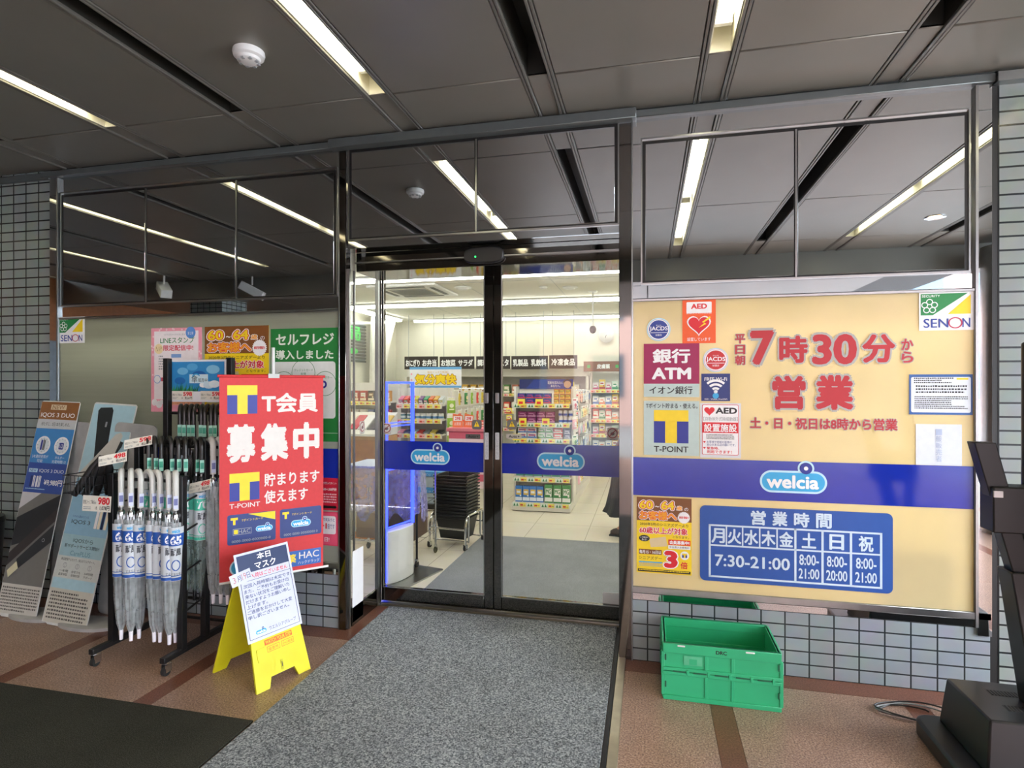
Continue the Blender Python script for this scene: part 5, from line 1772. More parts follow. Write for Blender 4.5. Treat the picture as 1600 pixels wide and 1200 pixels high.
row(carton('topyel', .075, .07, .10, '#d7c95a', '#4f8a4a', '#f4efe6'), 2, -1.03, .085, 4.05, 1.455, 0, 1, 'yellow carton on top of the run behind the medicine display', 'carton', 'yellow cartons on top of the run')
mb = MB()
mb.box(-.085, -.1, .0, .085, .1, .015, SHELFW)
hk = ['#e9e6ee', '#f0b9c9', '#d8e6c9', '#3a5f8f', '#f4e39a', '#e8eef0', '#c9d6e8', '#efc6b2']
pk = [pouch('pw%d' % i, .085, .15, c, a) for i, (c, a) in enumerate(zip(hk, ['#c24a6a', '#fafafa', '#4f8a5a', '#d9e3ec', '#c98a2a', '#5a8fc0', '#7a5aa0', '#b2403a']))]
names = ('white', 'pink', 'pale green', 'navy', 'yellow', 'pearl', 'pale blue', 'peach')
mb = MB()
for r in range(6):
    z = 1.44 - .205 * r
    for c in range(6):
        k = random.randrange(8)
        y = GY + .50 + .27 * c
        put(pk[k], GX1 + .045, y, z, names[k] + ' packet hanging on the side of the run behind the medicine display', 'packet', names[k] + ' packets on the medicine run', R(90) + random.uniform(-.3, .3))
        o = MB().cyl((-.30, 0, .006), (.055, 0, .006), .003, CHROME, n=6).build('hook', g1)
        o.location = (GX1 - (GX0 + GX1) / 2, y - (GY + .21), z)
for r in range(4):
    for c in range(2):
        k = (r + 3 * c) % 8
        put(pk[k], GX1 + .035, GY + .10 + .12 * c, 1.36 - .22 * r, names[k] + ' packet clipped to the upright of the medicine display', 'packet', names[k] + ' packets on the upright', R(60), name='clip_strip_packet')
row(carton('yelstrip', .07, .02, .07, '#e8d850', '#b9443a', '#f4f0d8'), 1, -1.625, .1, GY - .02, 1.0, .085, 3, 'yellow card box clipped to the edge of the medicine display', 'carton', 'yellow boxes on the display edge')

# --- end display behind the left-hand leaf
LX0, LX1, LY = -3.02, -2.40, 3.3
ZL = [.105, .40, .66, .92, 1.10, 1.28]
g2 = shelving('end_display', 'white end display under the sign with yellow bubble characters', LX0, LX1, LY, .42, ZL, 1.48, 'mix', 2.4, 1)
t = thing('hanging_sign', 'blue bordered white sign with fat yellow characters above the end display', 'sign', (-2.49, LY + .02, 1.485))
mb = MB(); mb.T = facing(0, 0, .125)
mb.box(-.33, -.125, -.006, .33, .125, 0, ink('#e6e9ea'))
mb.rect(-.33, .095, .33, .125, ink('#6aa7d8'), 1); mb.rect(-.33, -.125, .33, -.10, ink('#6aa7d8'), 1)
mb.text('毎日ぐっすり快適に', -.10, .05, .18, .075, ink('#d8a41e'), 1)
mb.text('気分爽快', -.26, -.085, .27, .04, C_YEL, 4, bold=.05, edge=ink('#a05a18'), edge_w=.045)
for y in (.04, -.03): mb.disc(-.305, y, .012, C_PINK, 1, 12)
mb.build('sign_panel', t, smooth=False)
for x in (-.2, .2):
    MB().cyl((x, .012, -.12), (x, .012, .02), .006, SHELFW, n=8).build('sign_support', t)
yl = LY + .14
cols = ['#e07a9a', '#d8483a', '#d23a2f', '#c8c43a', '#7a4a8a', '#3aa06a', '#e0702a', '#e8b23a', '#dfe4e6']
cnm = ['pink', 'red', 'dark red', 'lime', 'violet', 'green', 'orange', 'amber', 'white']
for i in range(9):
    put(carton('tube%d' % i, .055, .11, .07, cols[i], '#f4f0e8', cols[(i + 4) % 9]), -2.96 + .065 * i, yl, 1.300, cnm[i] + ' packet in the bright row on the upper shelf of the end display', 'packet', 'bright packets on the upper shelf', name='bright_packet', rx=R(22))
row(jar('creamjar', .036, .07, '#eceeec', '#f6f6f4', '#5f8fb8'), 5, -2.76, .076, yl, 1.101, 0, 1, 'white cream jar with a blue band on the middle shelf', 'jar', 'white cream jars', name='cream_jar')
row(jar('tealjar', .036, .075, '#2f7a8a', '#e8e8e8', '#dfe9e4'), 2, -2.95, .08, yl, 1.101, 0, 1, 'teal jar with a white lid on the middle shelf', 'jar', 'teal jars', name='cream_jar')
cc = [('#d88aa8', 'pink'), ('#2c3c7a', 'navy'), ('#bcd6e6', 'light blue'), ('#b83a3a', 'red'), ('#7c8086', 'grey'), ('#cdbb5a', 'olive yellow'), ('#33363a', 'black')]
for i, (c, n) in enumerate(cc):
    put(carton('case%d' % i, .07, .12, .035, c, '#e9e9ee', c), -2.96 + .084 * i, yl - .02, .921, n + ' flat case on the lower visible shelf of the end display', 'case', 'flat cases', name='flat_case', rx=R(14))
row(carton('lowbox', .09, .06, .15, '#d7cfe0', '#6a5a9a', '#f0e8e0'), 6, -2.96, .098, yl, .106, 0, 1, 'lilac carton on the lowest shelf of the end display', 'carton', 'lilac cartons')
hk2 = [('#8fb83a', '#e9efc9', 'lime'), ('#d8443a', '#f6e6c0', 'red'), ('#e8e4da', '#c25a4a', 'white'), ('#3f8a4a', '#f0e8b0', 'green'), ('#e0b0b8', '#a03a4a', 'pale pink'), ('#5a6fa8', '#e9e9f4', 'blue'), ('#d9c24a', '#8a5a2a', 'yellow')]
pk2 = [pouch('pl%d' % i, .10, .20, a, b) for i, (a, b, n) in enumerate(hk2)]
for r in range(5):
    z = 1.46 - .26 * r
    for c in range(8):
        k = random.choice((0, 1, 2, 3, 4, 6, 1, 2)) if r != 1 else random.choice((0, 0, 3, 6, 1, 5))
        y = LY + .50 + .27 * c
        put(pk2[k], LX1 + .06, y, z, hk2[k][2] + ' packet on the hooks beside the bubble character sign', 'packet', hk2[k][2] + ' packets on the hooks', R(90) + random.uniform(-.25, .1))
        hkobj = MB().cyl((-.30, 0, .006), (.085, 0, .006), .003, CHROME, n=6).box(.083, -.02, -.012, .085, .02, .018, C_WHITE).build('hook', g2)
        hkobj.location = (LX1 - (LX0 + LX1) / 2, y - (LY + .21), z)
for r in range(3):
    put(pk2[0], LX1 + .10, LY + .06, 1.38 - .21 * r, 'lime packet hung at the front corner of the end display', 'packet', 'lime packets at the corner', R(35), name='corner_packet')

# pink sale wagon
t = thing('sale_wagon', 'pink and white striped sale wagon behind the basket stack', 'wagon', (-1.86, 2.80, 0))
PST = ink('#e0687c'); PSW = ink('#f2d9dc')
mb = MB()
for k in range(8):
    mb.box(-.22, -.16, .42 + .075 * k, .22, .16, .42 + .075 * (k + 1), PST if k % 2 else PSW)
mb.build('striped_cloth', t)
mb = MB(); mb.box(-.24, -.18, 1.021, .24, .18, 1.06, ink('#e4808c')); mb.build('tray', t, bevel=.006)
for x in (-.2, .2):
    for y in (-.14, .14):
        MB().cyl((x, y, .05), (x, y, .42), .009, CHROME, n=10).lathe([(0, 0), (.02, .008), (.026, .03), (.02, .05), (0, .055)], RUBBER, 12, (x, y, 0)).build('leg', t)
for k, (x, rz, rl) in enumerate(((-.14, 15, 8), (-.03, -10, -6))):
    mb = MB()
    mb.prism([(-.055, -.0), (.055, -.0), (.055, .13), (-.055, .15)], ink('#e8784a'), -.002, 0)
    mb.rect(-.045, .07, .045, .12, C_WHITE); mb.text('お買得', -.035, .02, .035, .055, C_WHITE); mb.text('298', -.03, .08, .03, .112, C_RED, 2, bold=.03)
    o = mb.build('sale_card', smooth=False, M=facing(-1.86 + x, 2.70 + .03 * k, 1.062, R(rz), R(10)))
    tag(o, ('orange and white sale card standing on the wagon, tilted left one', 'orange and white sale card standing in the middle of the pink wagon')[k], 'card')
row(carton('wag', .07, .07, .07, '#d8544a', '#f4e0d0', '#f0c0a0'), 4, -2.0, .085, 2.87, 1.061, 0, 1, 'small red box in the tray of the pink wagon', 'carton', 'red boxes on the wagon')

# stack of shopping baskets on a chrome cart
BX, BY = -1.78, 2.02
t = thing('basket_cart', 'chrome basket cart on casters under the black shopping baskets', 'cart', (BX, BY, 0), R(-8))
mb = MB()
for s in (-1, 1):
    mb.tube([(s * .185, -.20, .075), (s * .185, -.20, .22), (s * .185, -.17, .29), (s * .185, -.13, .31), (s * .185, .17, .31), (s * .185, .20, .28), (s * .185, .20, .075)], .011, CHROME, 10)
mb.cyl((-.185, -.20, .19), (.185, -.20, .19), .010, CHROME).cyl((-.185, .20, .19), (.185, .20, .19), .010, CHROME).cyl((-.185, -.13, .062), (.185, -.13, .062), .008, CHROME).cyl((-.185, .13, .062), (.185, .13, .062), .008, CHROME)
mb.cyl((-.185, -.13, .062), (-.185, -.13, .31), .008, CHROME).cyl((.185, -.13, .062), (.185, -.13, .31), .008, CHROME).cyl((-.185, .13, .062), (-.185, .13, .31), .008, CHROME).cyl((.185, .13, .062), (.185, .13, .31), .008, CHROME)
mb.build('tube_frame', t)
for x in (-.185, .185):
    for y in (-.20, .20):
        c = MB().cyl((x, y, .045), (x, y, .08), .012, CHROME).box(x - .016, y - .02, .02, x - .012, y + .02, .055, CHROME).box(x + .012, y - .02, .02, x + .016, y + .02, .055, CHROME).build('caster', t)
        MB().cyl((x - .011, y, .027), (x + .011, y, .027), .027, RUBBER, n=18).build('wheel', c)
BASK = mat('black_basket_plastic', '#17191a', .35)
mb = MB()
def shell(mb, w0, d0, w1, d1, h, th, m):
    o = [(-w0, -d0, 0), (w0, -d0, 0), (w0, d0, 0), (-w0, d0, 0), (-w1, -d1, h), (w1, -d1, h), (w1, d1, h), (-w1, d1, h)]
    i = [(-w0 + th, -d0 + th, th), (w0 - th, -d0 + th, th), (w0 - th, d0 - th, th), (-w0 + th, d0 - th, th), (-w1 + th, -d1 + th, h), (w1 - th, -d1 + th, h), (w1 - th, d1 - th, h), (-w1 + th, d1 - th, h)]
    f = [(3, 2, 1, 0), (8, 9, 10, 11)]
    for k in range(4):
        n = (k + 1) % 4
        f += [(k, n, 4 + n, 4 + k), (8 + n, 8 + k, 12 + k, 12 + n), (4 + k, 4 + n, 12 + n, 12 + k)]
    return mb.add(o + i, f, m)
shell(mb, .125, .10, .165, .135, .235, .006, BASK)
for z, e in ((.235, .012), (.205, .006)):
    w1, d1 = .165 + e, .135 + e
    for a, b, c, d in ((-w1, -d1, w1, -d1 + .016), (-w1, d1 - .016, w1, d1), (-w1, -d1, -w1 + .016, d1), (w1 - .016, -d1, w1, d1)):
        mb.box(a, b, z - .014, c, d, z, BASK)
b0 = mb.build('shopping_basket', bevel=.003, seg=1)
for k in range(13):
    o = b0 if k == 0 else b0.copy()
    if k: COL.objects.link(o)
    o.location = (BX, BY, .07 + .0305 * k)
    o.rotation_euler = (0, 0, R(-8) + random.uniform(-.015, .015))
    tag(o, 'black plastic shopping basket nested in the stack on the chrome cart' if 0 < k < 12 else ('lowest black shopping basket, its whole body showing above the cart' if k == 0 else 'topmost black shopping basket of the nested stack'), 'basket', 'nested shopping baskets')

# anti-theft gate with glowing blue edges
t = thing('security_gate', 'anti-theft gate with a white base and glowing blue edges', 'security gate', (-1.885, .93, 0), R(76))
BLUEG = emit('blue_edge_light', '#2b3bff', 7)
mb = MB(); mb.prism([(.17 * math.cos(a) if abs(math.cos(a)) < .98 else .17 * math.copysign(1, math.cos(a)), .045 * math.sin(a)) for a in [2 * math.pi * i / 28 for i in range(28)]], WHITEPL, 0, .40)
mb.build('base', t, bevel=.006)
mb = MB(); mb.box(-.16, -.004, .401, .16, .004, 1.52, clear('gate_acrylic', (.93, .94, 1.0), .02, 1.08)); mb.build('acrylic_panel', t)
for x in (-.165, .165):
    MB().box(x - .008, -.012, .402, x + .008, .012, 1.535, BLUEG).build('edge_light', t)
MB().box(-.156, -.010, 1.52, .156, .010, 1.535, BLUEG).build('edge_light', t)
for z in (.42, .86, .90, 1.19, 1.215):
    MB().box(-.156, -.007, z, .156, .007, z + .007, BLUEG).build('cross_light', t)
MB().box(-.178, -.012, .02, -.1705, .012, .401, BLUEG).build('edge_light', t)
o = MB().box(-.26, -.14, 0.001, .24, .14, .012, STEEL).build('floor_plate', M=Matrix.Translation((-1.83, 1.03, 0)) @ Matrix.Rotation(R(76), 4, 'Z'))
tag(o, 'flat steel plate on the floor at the foot of the glowing gate', 'floor plate')
t.location.z = .0125

# wheeled rack behind the gate, wrapped in thin plastic
t = thing('wheeled_rack', 'wheeled wire rack wrapped in clear plastic behind the glowing gate', 'rack', (-2.20, 1.46, 0))
for x in (-.33, .33):
    for y in (-.22, .22):
        MB().cyl((x, y, .06), (x, y, .83), .010, BLACK if x > 0 and y < 0 else CHROME, n=10).build('post', t)
        c = MB().box(x - .012, y - .012, .04, x + .012, y + .012, .075, CHROME).build('caster', t)
        MB().lathe([(0, -.013), (.022, -.012), (.032, -.004), (.032, .004), (.022, .012), (0, .013)], RUBBER, 16).build('wheel', c, M=Matrix.Translation((x, y, .032)) @ Matrix.Rotation(R(90), 4, 'Y'))
for z in (.20, .50):
    mb = MB()
    for k in range(12):
        mb.cyl((-.33 + .06 * k, -.22, z), (-.33 + .06 * k, .22, z), .002, CHROME, n=6)
    for y in (-.22, 0, .22):
        mb.cyl((-.33, y, z - .004), (.33, y, z - .004), .004, CHROME, n=6)
    mb.build('wire_shelf', t)
MB().box(-.35, -.24, .81, .35, .24, .83, ink('#b9c4d4')).build('top_tray', t, bevel=.004)
v, f = [], []
for i in range(25):
    for j in range(9):
        x = -.36 + .74 * i / 24
        v.append((x, -.262 + .014 * math.sin(i * 1.7) * j / 8 - .02 * j / 8, .84 - .42 * j / 8 * (1 + .12 * math.sin(i))))
for i in range(24):
    for j in range(8):
        a = i * 9 + j
        f.append((a, a + 1, a + 10, a + 9))
cv = MB().add(v, f, clear('lilac_vinyl', (.85, .84, .97), .15, 1.45, .35, '#c9c6ee'))
v2 = [(.372 + .012 * math.sin(i * 2.1) * j / 8 + .02 * j / 8, -.26 + .12 * i / 16, .84 - .40 * j / 8 * (1 + .15 * math.sin(i * 1.3))) for i in range(17) for j in range(9)]
f2 = [(i * 9 + j, i * 9 + j + 1, i * 9 + j + 10, i * 9 + j + 9) for i in range(16) for j in range(8)]
cv.add(v2, f2, clear('lilac_vinyl'))
cv.build('plastic_cover', t)
for k, (x, z, c, lb) in enumerate(((-.14, .203, '#8a6f52', 'brown cardboard box on the lower shelf of the wrapped rack'), (.16, .203, '#5c4a3c', 'dark brown box on the lower shelf of the wrapped rack'), (.02, .503, '#9c8262', 'tan cardboard box on the middle shelf of the wrapped rack'))):
    o = carton('rackbox%d' % k, .24, .30, .22, c, c, c)
    put(o, -2.20 + x, 1.46, z, lb, 'box', None, name='cardboard_box')

# folding containers beside the baskets
for k, (z, lb) in enumerate(((.275, 'grey folding container with a blue rim beside the baskets, lower one'), (.445, 'grey folding container with a blue lid, upper one of the stack'))):
    t = thing('folding_container', lb, 'container', (-2.22, 2.58, z), R(-4), 'folding containers beside the baskets')
    mb = MB(); shell(mb, .17, .12, .175, .125, .15, .006, mat('translucent_grey_plastic', '#a9b6bd', .35))
    for x in (-.08, .08):
        mb.box(x - .004, -.13, .01, x + .004, -.12, .14, mat('translucent_grey_plastic', ''))
    mb.build('body', t)
    mb = MB(); mb.box(-.185, -.135, .15, .185, .135, .168, ink('#3f8fd0'))
    mb.box(-.185, -.137, .115, .185, -.131, .15, ink('#3f8fd0'))
    mb.T = facing(0, -.1372, .133); mb.text('ボックス', -.06, -.011, .12, .012, C_WHITE, 1)
    mb.build('blue_lid' , t, bevel=.003, seg=1)
t = thing('low_stand', 'low black stand carrying the folding containers', 'stand', (-2.24, 2.58, 0))
MB().box(-.24, -.15, .22, .24, .15, .272, BLACK).build('top', t, bevel=.004)
for x in (-.21, .21):
    for y in (-.12, .12):
        MB().box(x - .015, y - .015, 0, x + .015, y + .015, .219, BLACK).build('leg', t)

# goods seen through the narrow side glass
g3 = shelving('side_shelf', 'white side shelf of mixed goods seen through the narrow side glass', -4.35, -3.25, 3.7, .5, [.105, .45, .78, 1.05, 1.30], 1.55, 'yellow')
mm = [('#2a2522', 'black'), ('#c98f4a', 'tan'), ('#e8e4dc', 'white'), ('#7f8fb8', 'slate blue'), ('#b8453a', 'brick red')]
for r, z in enumerate((1.05, 1.30, .78)):
    for i in range(9):
        c, n = mm[(i // 2 + r * 2) % 5]
        put(carton('side%d' % ((i // 2 + r * 2) % 5), .085, .07, .14, c, '#e9d9b8', '#8a6a4a' if c == '#2a2522' else '#f0ece4'), -4.27 + .115 * i, 3.85, z + .001, n + ' box on the side shelf behind the narrow glass', 'box', n + ' boxes on the side shelf', name='goods_box')
t = thing('magazine_rack', 'slanted rack of magazines seen through the side glass', 'magazine rack', (-3.15, 2.75, 0))
MB().box(-.33, -.15, 0, .33, .22, .95, mat('tan_board', '#b98c56', .6)).build('body', t, bevel=.004)
MB().hexa([(-.33, -.2, .955), (.33, -.2, .955), (.33, .22, .955), (-.33, .22, .955), (-.33, -.2, .98), (.33, -.2, .98), (.33, .22, 1.20), (-.33, .22, 1.20)], SHELFW).build('slanted_top', t)
for i in range(6):
    c = ['#5a78b8', '#e6dccb', '#c94a5a', '#e8e8ea', '#3c3c44', '#d8b24a'][i]
    n = ['blue', 'cream', 'crimson', 'white', 'black', 'gold'][i]
    put(carton('mag%d' % i, .10, .30, .012, c, '#f0f0f0', c), -3.43 + .112 * i, 2.76, 1.092, n + ' magazine lying on the slanted rack', 'magazine', 'magazines on the slanted rack', name='magazine', rx=math.atan2(.22, .42))
row(carton('floorbox', .24, .22, .30, '#e4e2dc', '#d88a4a', '#f0c9a0'), 2, -2.95, .27, 2.0, .001, 0, 1, 'white printed carton standing on the floor near the side glass', 'box', 'white cartons on the floor', name='floor_carton')

# hanging category signs in front of the back wall
BRN = ink('#2b211c')
def cat_sign(px0, px1, py0, py1, words, label, style=0):
    y = 6.3
    x0, z0, x1, z1 = PB(px0, py0, px1, py1, y)
    t = thing('category_sign', label, 'sign', ((x0 + x1) / 2, y, z0), group='hanging category signs')
    w, h = x1 - x0, z1 - z0
    mb = MB(); mb.T = facing(0, 0, h / 2)
    mb.box(-w / 2, -h / 2, -.012, w / 2, h / 2, 0, BRN)
    n = len(words)
    for i, s in enumerate(words):
        c = -w / 2 + w * (i + .5) / n
        hw = min(w / n * .42, .052 * len(s))
        mb.text(s, c - hw, -h * .28, c + hw, h * .26, C_WHITE, 1, bold=.035)
    mb.build('sign_panel', t, smooth=False)
    for x in (-w * .38, w * .38):
        MB().cyl((x, .006, h), (x, .006, 2.745 - z0), .004, C_GREY, n=6).build('wire', t)
cat_sign(632, 684, 557, 577, ('おにぎり', 'お弁当'), 'dark hanging sign for rice balls and boxed lunches')
cat_sign(687, 741, 557, 576.5, ('お惣菜', 'サラダ'), 'dark hanging sign for side dishes and salad')
cat_sign(744, 797, 556.5, 576.5, ('調理麺', 'パスタ'), 'dark hanging sign cut by the meeting stiles of the doors')
cat_sign(799, 856, 556, 577, ('乳製品', '乳飲料'), 'dark hanging sign for dairy and milk drinks')
cat_sign(858, 902, 555, 576, ('冷凍食品',), 'dark hanging sign for frozen food')

t = thing('chilled_case', 'long white open chilled case along the back wall', 'chilled case', (-2.65, 6.95, 0))
MB().box(-1.65, -.33, 0, 1.65, .33, .35, SHELFW).build('base', t, bevel=.01)
MB().box(-1.65, .25, .351, 1.65, .33, 1.84, SHELFW).build('back', t)
MB().box(-1.65, -.28, 1.66, 1.65, .249, 1.84, SHELFW).build('canopy', t, bevel=.01)
for s in (-1, 1):
    MB().box(s * 1.65 - .02, -.33, .351, s * 1.65 + .02, .249, 1.659, SHELFW).build('end_panel', t)
for z in (.75, 1.05, 1.36):
    sh = MB().box(-1.62, -.22, z - .02, 1.62, .249, z, SHELFW).build('shelf_board', t)
    mb = MB(); price_rail(mb, -1.62, 1.62, -.22, z, 'mix'); mb.build('price_rail', sh, smooth=False)
fc = [('#c84a3a', 'red'), ('#e6e2d6', 'white'), ('#d9a83a', 'yellow'), ('#5a8a4a', 'green'), ('#b9705a', 'copper')]
for z in (1.36, 1.05):
    for i in range(20):
        k = (i // 3 + (2 if z < 1.2 else 0)) % 5
        put(carton('chill%d' % k, .11, .12, .16, fc[k][0], '#f2ead8', '#e9d9c0'), -4.15 + .155 * i, 6.84, z + .001, fc[k][1] + ' pack on the shelves of the chilled case', 'food pack', fc[k][1] + ' packs in the chilled case', name='food_pack')

# skin medicine shelving at the back
g4 = shelving('medicine_shelf', 'white medicine shelf under the brown lit sign at the back', -.95, .45, 6.55, .4, [.105, .42, .68, .93, 1.18, 1.43], 1.72, 'mix')
t = thing('shelf_sign', 'brown shelf sign with white characters and green squares', 'sign', (-.25, 6.54, 1.74))
mb = MB(); mb.T = facing(0, 0, .085)
mb.box(-.80, -.085, -.02, .72, .085, 0, ink('#8a5a34'))
mb.text('皮膚薬', -.58, -.04, -.36, .04, C_WHITE, 1, bold=.04); mb.rect(-.74, -.025, -.69, .025, ink('#4fae4a'), 1); mb.rect(-.27, -.025, -.22, .025, ink('#4fae4a'), 1); mb.text('目薬', .25, -.04, .4, .04, C_WHITE, 1, bold=.04)
mb.build('sign_panel', t, smooth=False)
MB().box(-.6, .02, -.02, .6, .03, .0, SHELFW).build('sign_support', t)
sc = [('#e9e6e0', '#d8743a', 'white and orange'), ('#dfe8f0', '#3f6fb8', 'white and blue'), ('#e6c44a', '#a83a2a', 'yellow'), ('#e9dfe4', '#c04a78', 'white and pink'), ('#cfe0d0', '#3a8a5a', 'white and green'), ('#d85a4a', '#f4efe6', 'red')]
for r, z in enumerate((.42, .68, .93, 1.18, 1.43)):
    for i in range(12):
        k = (i // 2 + 2 * r + (i % 3 == 0)) % 6
        put(carton('skin%d' % k, .098, .05, .125 + .025 * (k % 3), sc[k][0], sc[k][1], '#f4f2ee'), -.86 + .108 * i, 6.72, z + .001, sc[k][2] + ' carton on the medicine shelf under the brown sign', 'carton', sc[k][2] + ' cartons on the medicine shelf')

# ------------------------------------------------------------------ shopper just inside, mostly behind the door post
SKIN = mat('skin', '#c99a7c', .5, var=.04)
t = thing('person', 'person in a long black skirt and dark red top with brown ankle boots', 'person', (-.165, 2.72, 0), R(-100))
# local frame: faces -Y
def skinned(name, joints, edges, m, parent, root=0, sub=2):
    me = bpy.data.meshes.new(name)
    me.from_pydata([j[0] for j in joints], edges, [])
    o = bpy.data.objects.new(name, me)
    COL.objects.link(o)
    o.parent = parent
    sk = o.modifiers.new('skin', 'SKIN')
    for i, j in enumerate(joints):
        r = j[1]
        me.skin_vertices[0].data[i].radius = r if isinstance(r, tuple) else (r, r)
    me.skin_vertices[0].data[root].use_root = True
    sk.use_smooth_shade = True
    su = o.modifiers.new('smooth', 'SUBSURF'); su.levels = sub; su.render_levels = sub
    me.materials.append(m)
    return o
J = [((0, 0, .92), (.14, .10)), ((0, 0, 1.08), (.115, .085)), ((0, .01, 1.25), (.135, .09)), ((0, .02, 1.35), (.10, .07)), ((0, .01, 1.41), .046), ((0, -.005, 1.48), (.06, .07)), ((0, -.01, 1.54), (.072, .088)), ((0, -.005, 1.61), (.066, .08)),
     ((.08, 0, .86), .085), ((.085, -.06, .50), .058), ((.085, -.02, .12), .038), ((.085, -.12, .05), .035),
     ((-.08, 0, .86), .085), ((-.085, .04, .50), .058), ((-.085, .14, .14), .038), ((-.085, .08, .05), .035),
     ((.165, .02, 1.33), .048), ((.21, .02, 1.06), .036), ((.20, -.10, .86), .028), ((.195, -.14, .80), (.02, .032)),
     ((-.165, .02, 1.33), .048), ((-.21, .02, 1.06), .036), ((-.20, -.16, 1.02), .028), ((-.195, -.21, 1.02), (.02, .032))]
Ed = [(0, 1), (1, 2), (2, 3), (3, 4), (4, 5), (5, 6), (6, 7), (0, 8), (8, 9), (9, 10), (10, 11), (0, 12), (12, 13), (13, 14), (14, 15), (3, 16), (16, 17), (17, 18), (18, 19), (3, 20), (20, 21), (21, 22), (22, 23)]
for hj, dirv in ((19, Vector((0, -.35, -.94))), (23, Vector((0, -.97, -.05)))):
    c = Vector(J[hj][0]); s = 1 if c.x > 0 else -1
    up = Vector((-s * .0, dirv.z, -dirv.y)).normalized()
    for k, (off, ln) in enumerate(((.024, .065), (.008, .075), (-.008, .07), (-.023, .055))):
        b = c + up * off + dirv * .035
        e1 = b + dirv * ln * .55 + Vector((-s * .012, 0, -.004)); e2 = e1 + dirv * ln * .4 + Vector((-s * .022, 0, -.010))
        n = len(J)
        J += [(tuple(b), .0095), (tuple(e1), .0085), (tuple(e2), .007)]
        Ed += [(hj, n), (n, n + 1), (n + 1, n + 2)]
    b = c + up * .032 + Vector((-s * .012, 0, 0)); n = len(J)
    J += [(tuple(b), .011), (tuple(b + dirv * .035 + up * .012 + Vector((-s * .014, 0, 0))), .009)]
    Ed += [(hj, n), (n, n + 1)]
skinned('body', J, Ed, SKIN, t)
mb = MB()
mb.lathe([(.0, -.012), (.012, -.008), (.014, .004), (.006, .03)], SKIN, 10, (0, -.098, 1.535))
for s in (-1, 1):
    mb.lathe([(0, -.022), (.012, -.015), (.014, .005), (.008, .022), (0, .024)], SKIN, 10, (s * .074, .0, 1.54), sx=.6)
mb.build('nose_and_ears', t)
mb = MB()
for s in (-1, 1):
    mb.lathe([(0, -.007), (.010, -.004), (.011, .002), (0, .007)], C_WHITE, 10, (s * .030, -.082, 1.553)); mb.lathe([(0, -.005), (.005, 0), (0, .005)], C_BLK, 8, (s * .030, -.092, 1.553))
    mb.box(s * .030 - .014, -.094, 1.571, s * .030 + .014, -.088, 1.575, C_BLK)
mb.box(-.020, -.092, 1.497, .020, -.084, 1.504, mat('lips', '#a5524c', .4))
mb.build('eyes_and_mouth', t)
HAIR = mat('dark_hair', '#1d1613', .45, bump=.5, scale=60)
mb = MB()
n, K = 28, 9
v, f = [], []
for k in range(K):
    for i in range(n):
        a = 2 * math.pi * i / n
        front = max(0, -math.sin(a))
        zt = 1.655 - .30 * (k / (K - 1)) * (1 - .62 * front ** .6)
        r = .098 * math.sin(min(1, (k + .3) / 3.2) * math.pi / 2) + .004
        v.append((r * .90 * math.cos(a), r * 1.08 * math.sin(a) + .006, zt))
for k in range(K - 1):
    for i in range(n):
        j = (i + 1) % n
        f.append((k * n + i, (k + 1) * n + i, (k + 1) * n + j, k * n + j))
f.append(tuple(range(n)))
o = mb.add(v, f, HAIR).build('hair', t)
TOP = mat('dark_red_knit', '#5e1f28', .8, bump=.3, scale=90)
mb = MB()
mb.lathe([(.165, .84), (.16, .95), (.140, 1.08), (.155, 1.25), (.15, 1.33), (.10, 1.39), (.062, 1.42)], TOP, 24, sx=1.0, sy=.72)
mb.tube([(.13, .01, 1.35), (.172, .02, 1.32), (.19, .02, 1.2), (.212, .02, 1.06), (.206, -.05, .95), (.201, -.09, .875)], [.05, .058, .054, .048, .042, .038], TOP, 14)
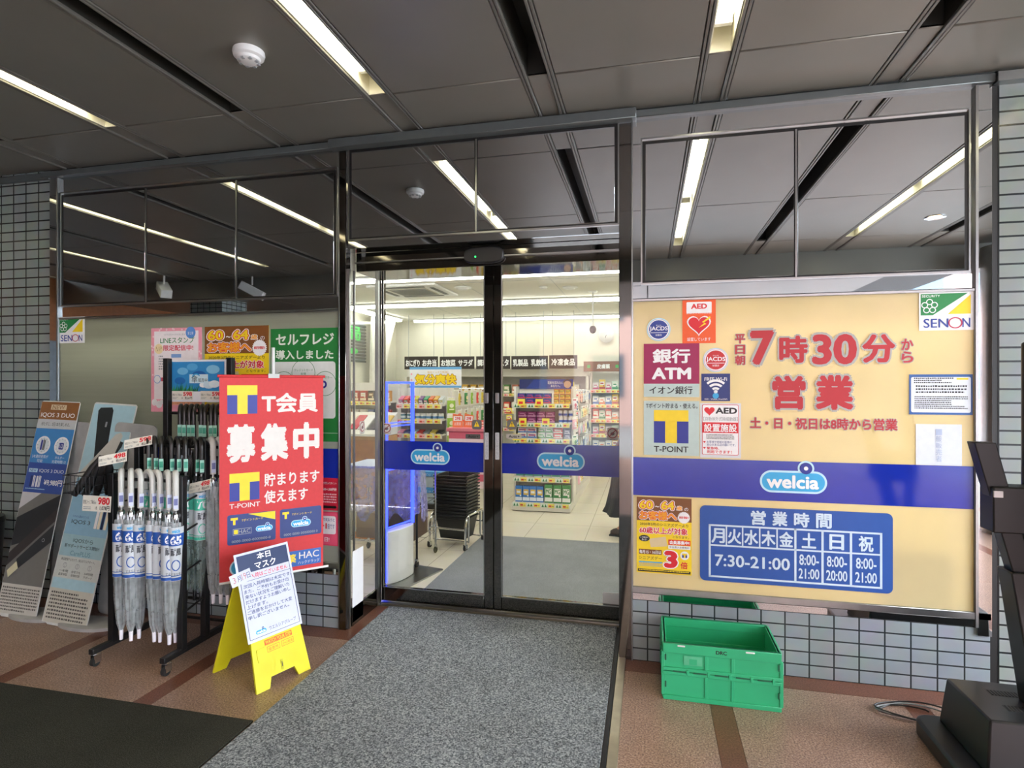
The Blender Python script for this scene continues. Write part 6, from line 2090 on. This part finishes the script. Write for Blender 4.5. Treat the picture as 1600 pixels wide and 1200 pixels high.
mb.tube([(-.13, .01, 1.35), (-.172, .02, 1.32), (-.19, .02, 1.2), (-.212, .02, 1.06), (-.206, -.08, 1.035), (-.201, -.145, 1.022)], [.05, .058, .054, .048, .042, .038], TOP, 14)
mb.build('top', t)
SKIRT = mat('black_skirt', '#121213', .75, bump=.3, scale=40)
mb = MB()
mb.lathe([(.145, .93), (.165, .86), (.19, .70), (.21, .48), (.245, .28), (.275, .215), (.262, .215), (.20, .45), (.14, .90)], SKIRT, 56, (0, .02, 0), sx=.92, sy=1.02, wob=lambda a, z: 1 + (.10 * math.sin(7 * a) + .05 * math.sin(11 * a + 1)) * max(0, min(1, (.9 - z) / .6)))
mb.build('skirt', t)
BOOT = mat('brown_leather_boot', '#3a2a22', .5)
for x, y, hl in ((.085, -.03, 0.0), (-.085, .13, .02)):
    mb = MB()
    mb.lathe([(.042, .06), (.046, .10), (.050, .17), (.046, .172)], BOOT, 16, (x, y + .01, 0))
    mb.tube([(x, y + .045, .055), (x, y, .06), (x, y - .07, .045), (x, y - .125, .034), (x, y - .155, .030)], [.038, .046, .040, .034, .018], BOOT, 14)
    mb.box(x - .038, y - .165, .0, x + .038, y + .0, .014, RUBBER).box(x - .034, y + .005, 0, x + .034, y + .085, .030, RUBBER)
    for k in range(4):
        mb.tube([(x - .02, y - .05 + .018 * k, .088 + .02 * k), (x + .02, y - .045 + .018 * k, .092 + .02 * k)], .003, C_BLK, 6)
    o = mb.build('ankle_boot', t)

for k, (o, used) in list(PROTO.items()):
    if not used:
        bpy.data.objects.remove(o)
# unseen cabinet added behind the grey window to darken its film
t = thing('shading_cabinet', 'unseen grey cabinet added to shade the lower grey window', 'cabinet', (-3.35, .42, 0))
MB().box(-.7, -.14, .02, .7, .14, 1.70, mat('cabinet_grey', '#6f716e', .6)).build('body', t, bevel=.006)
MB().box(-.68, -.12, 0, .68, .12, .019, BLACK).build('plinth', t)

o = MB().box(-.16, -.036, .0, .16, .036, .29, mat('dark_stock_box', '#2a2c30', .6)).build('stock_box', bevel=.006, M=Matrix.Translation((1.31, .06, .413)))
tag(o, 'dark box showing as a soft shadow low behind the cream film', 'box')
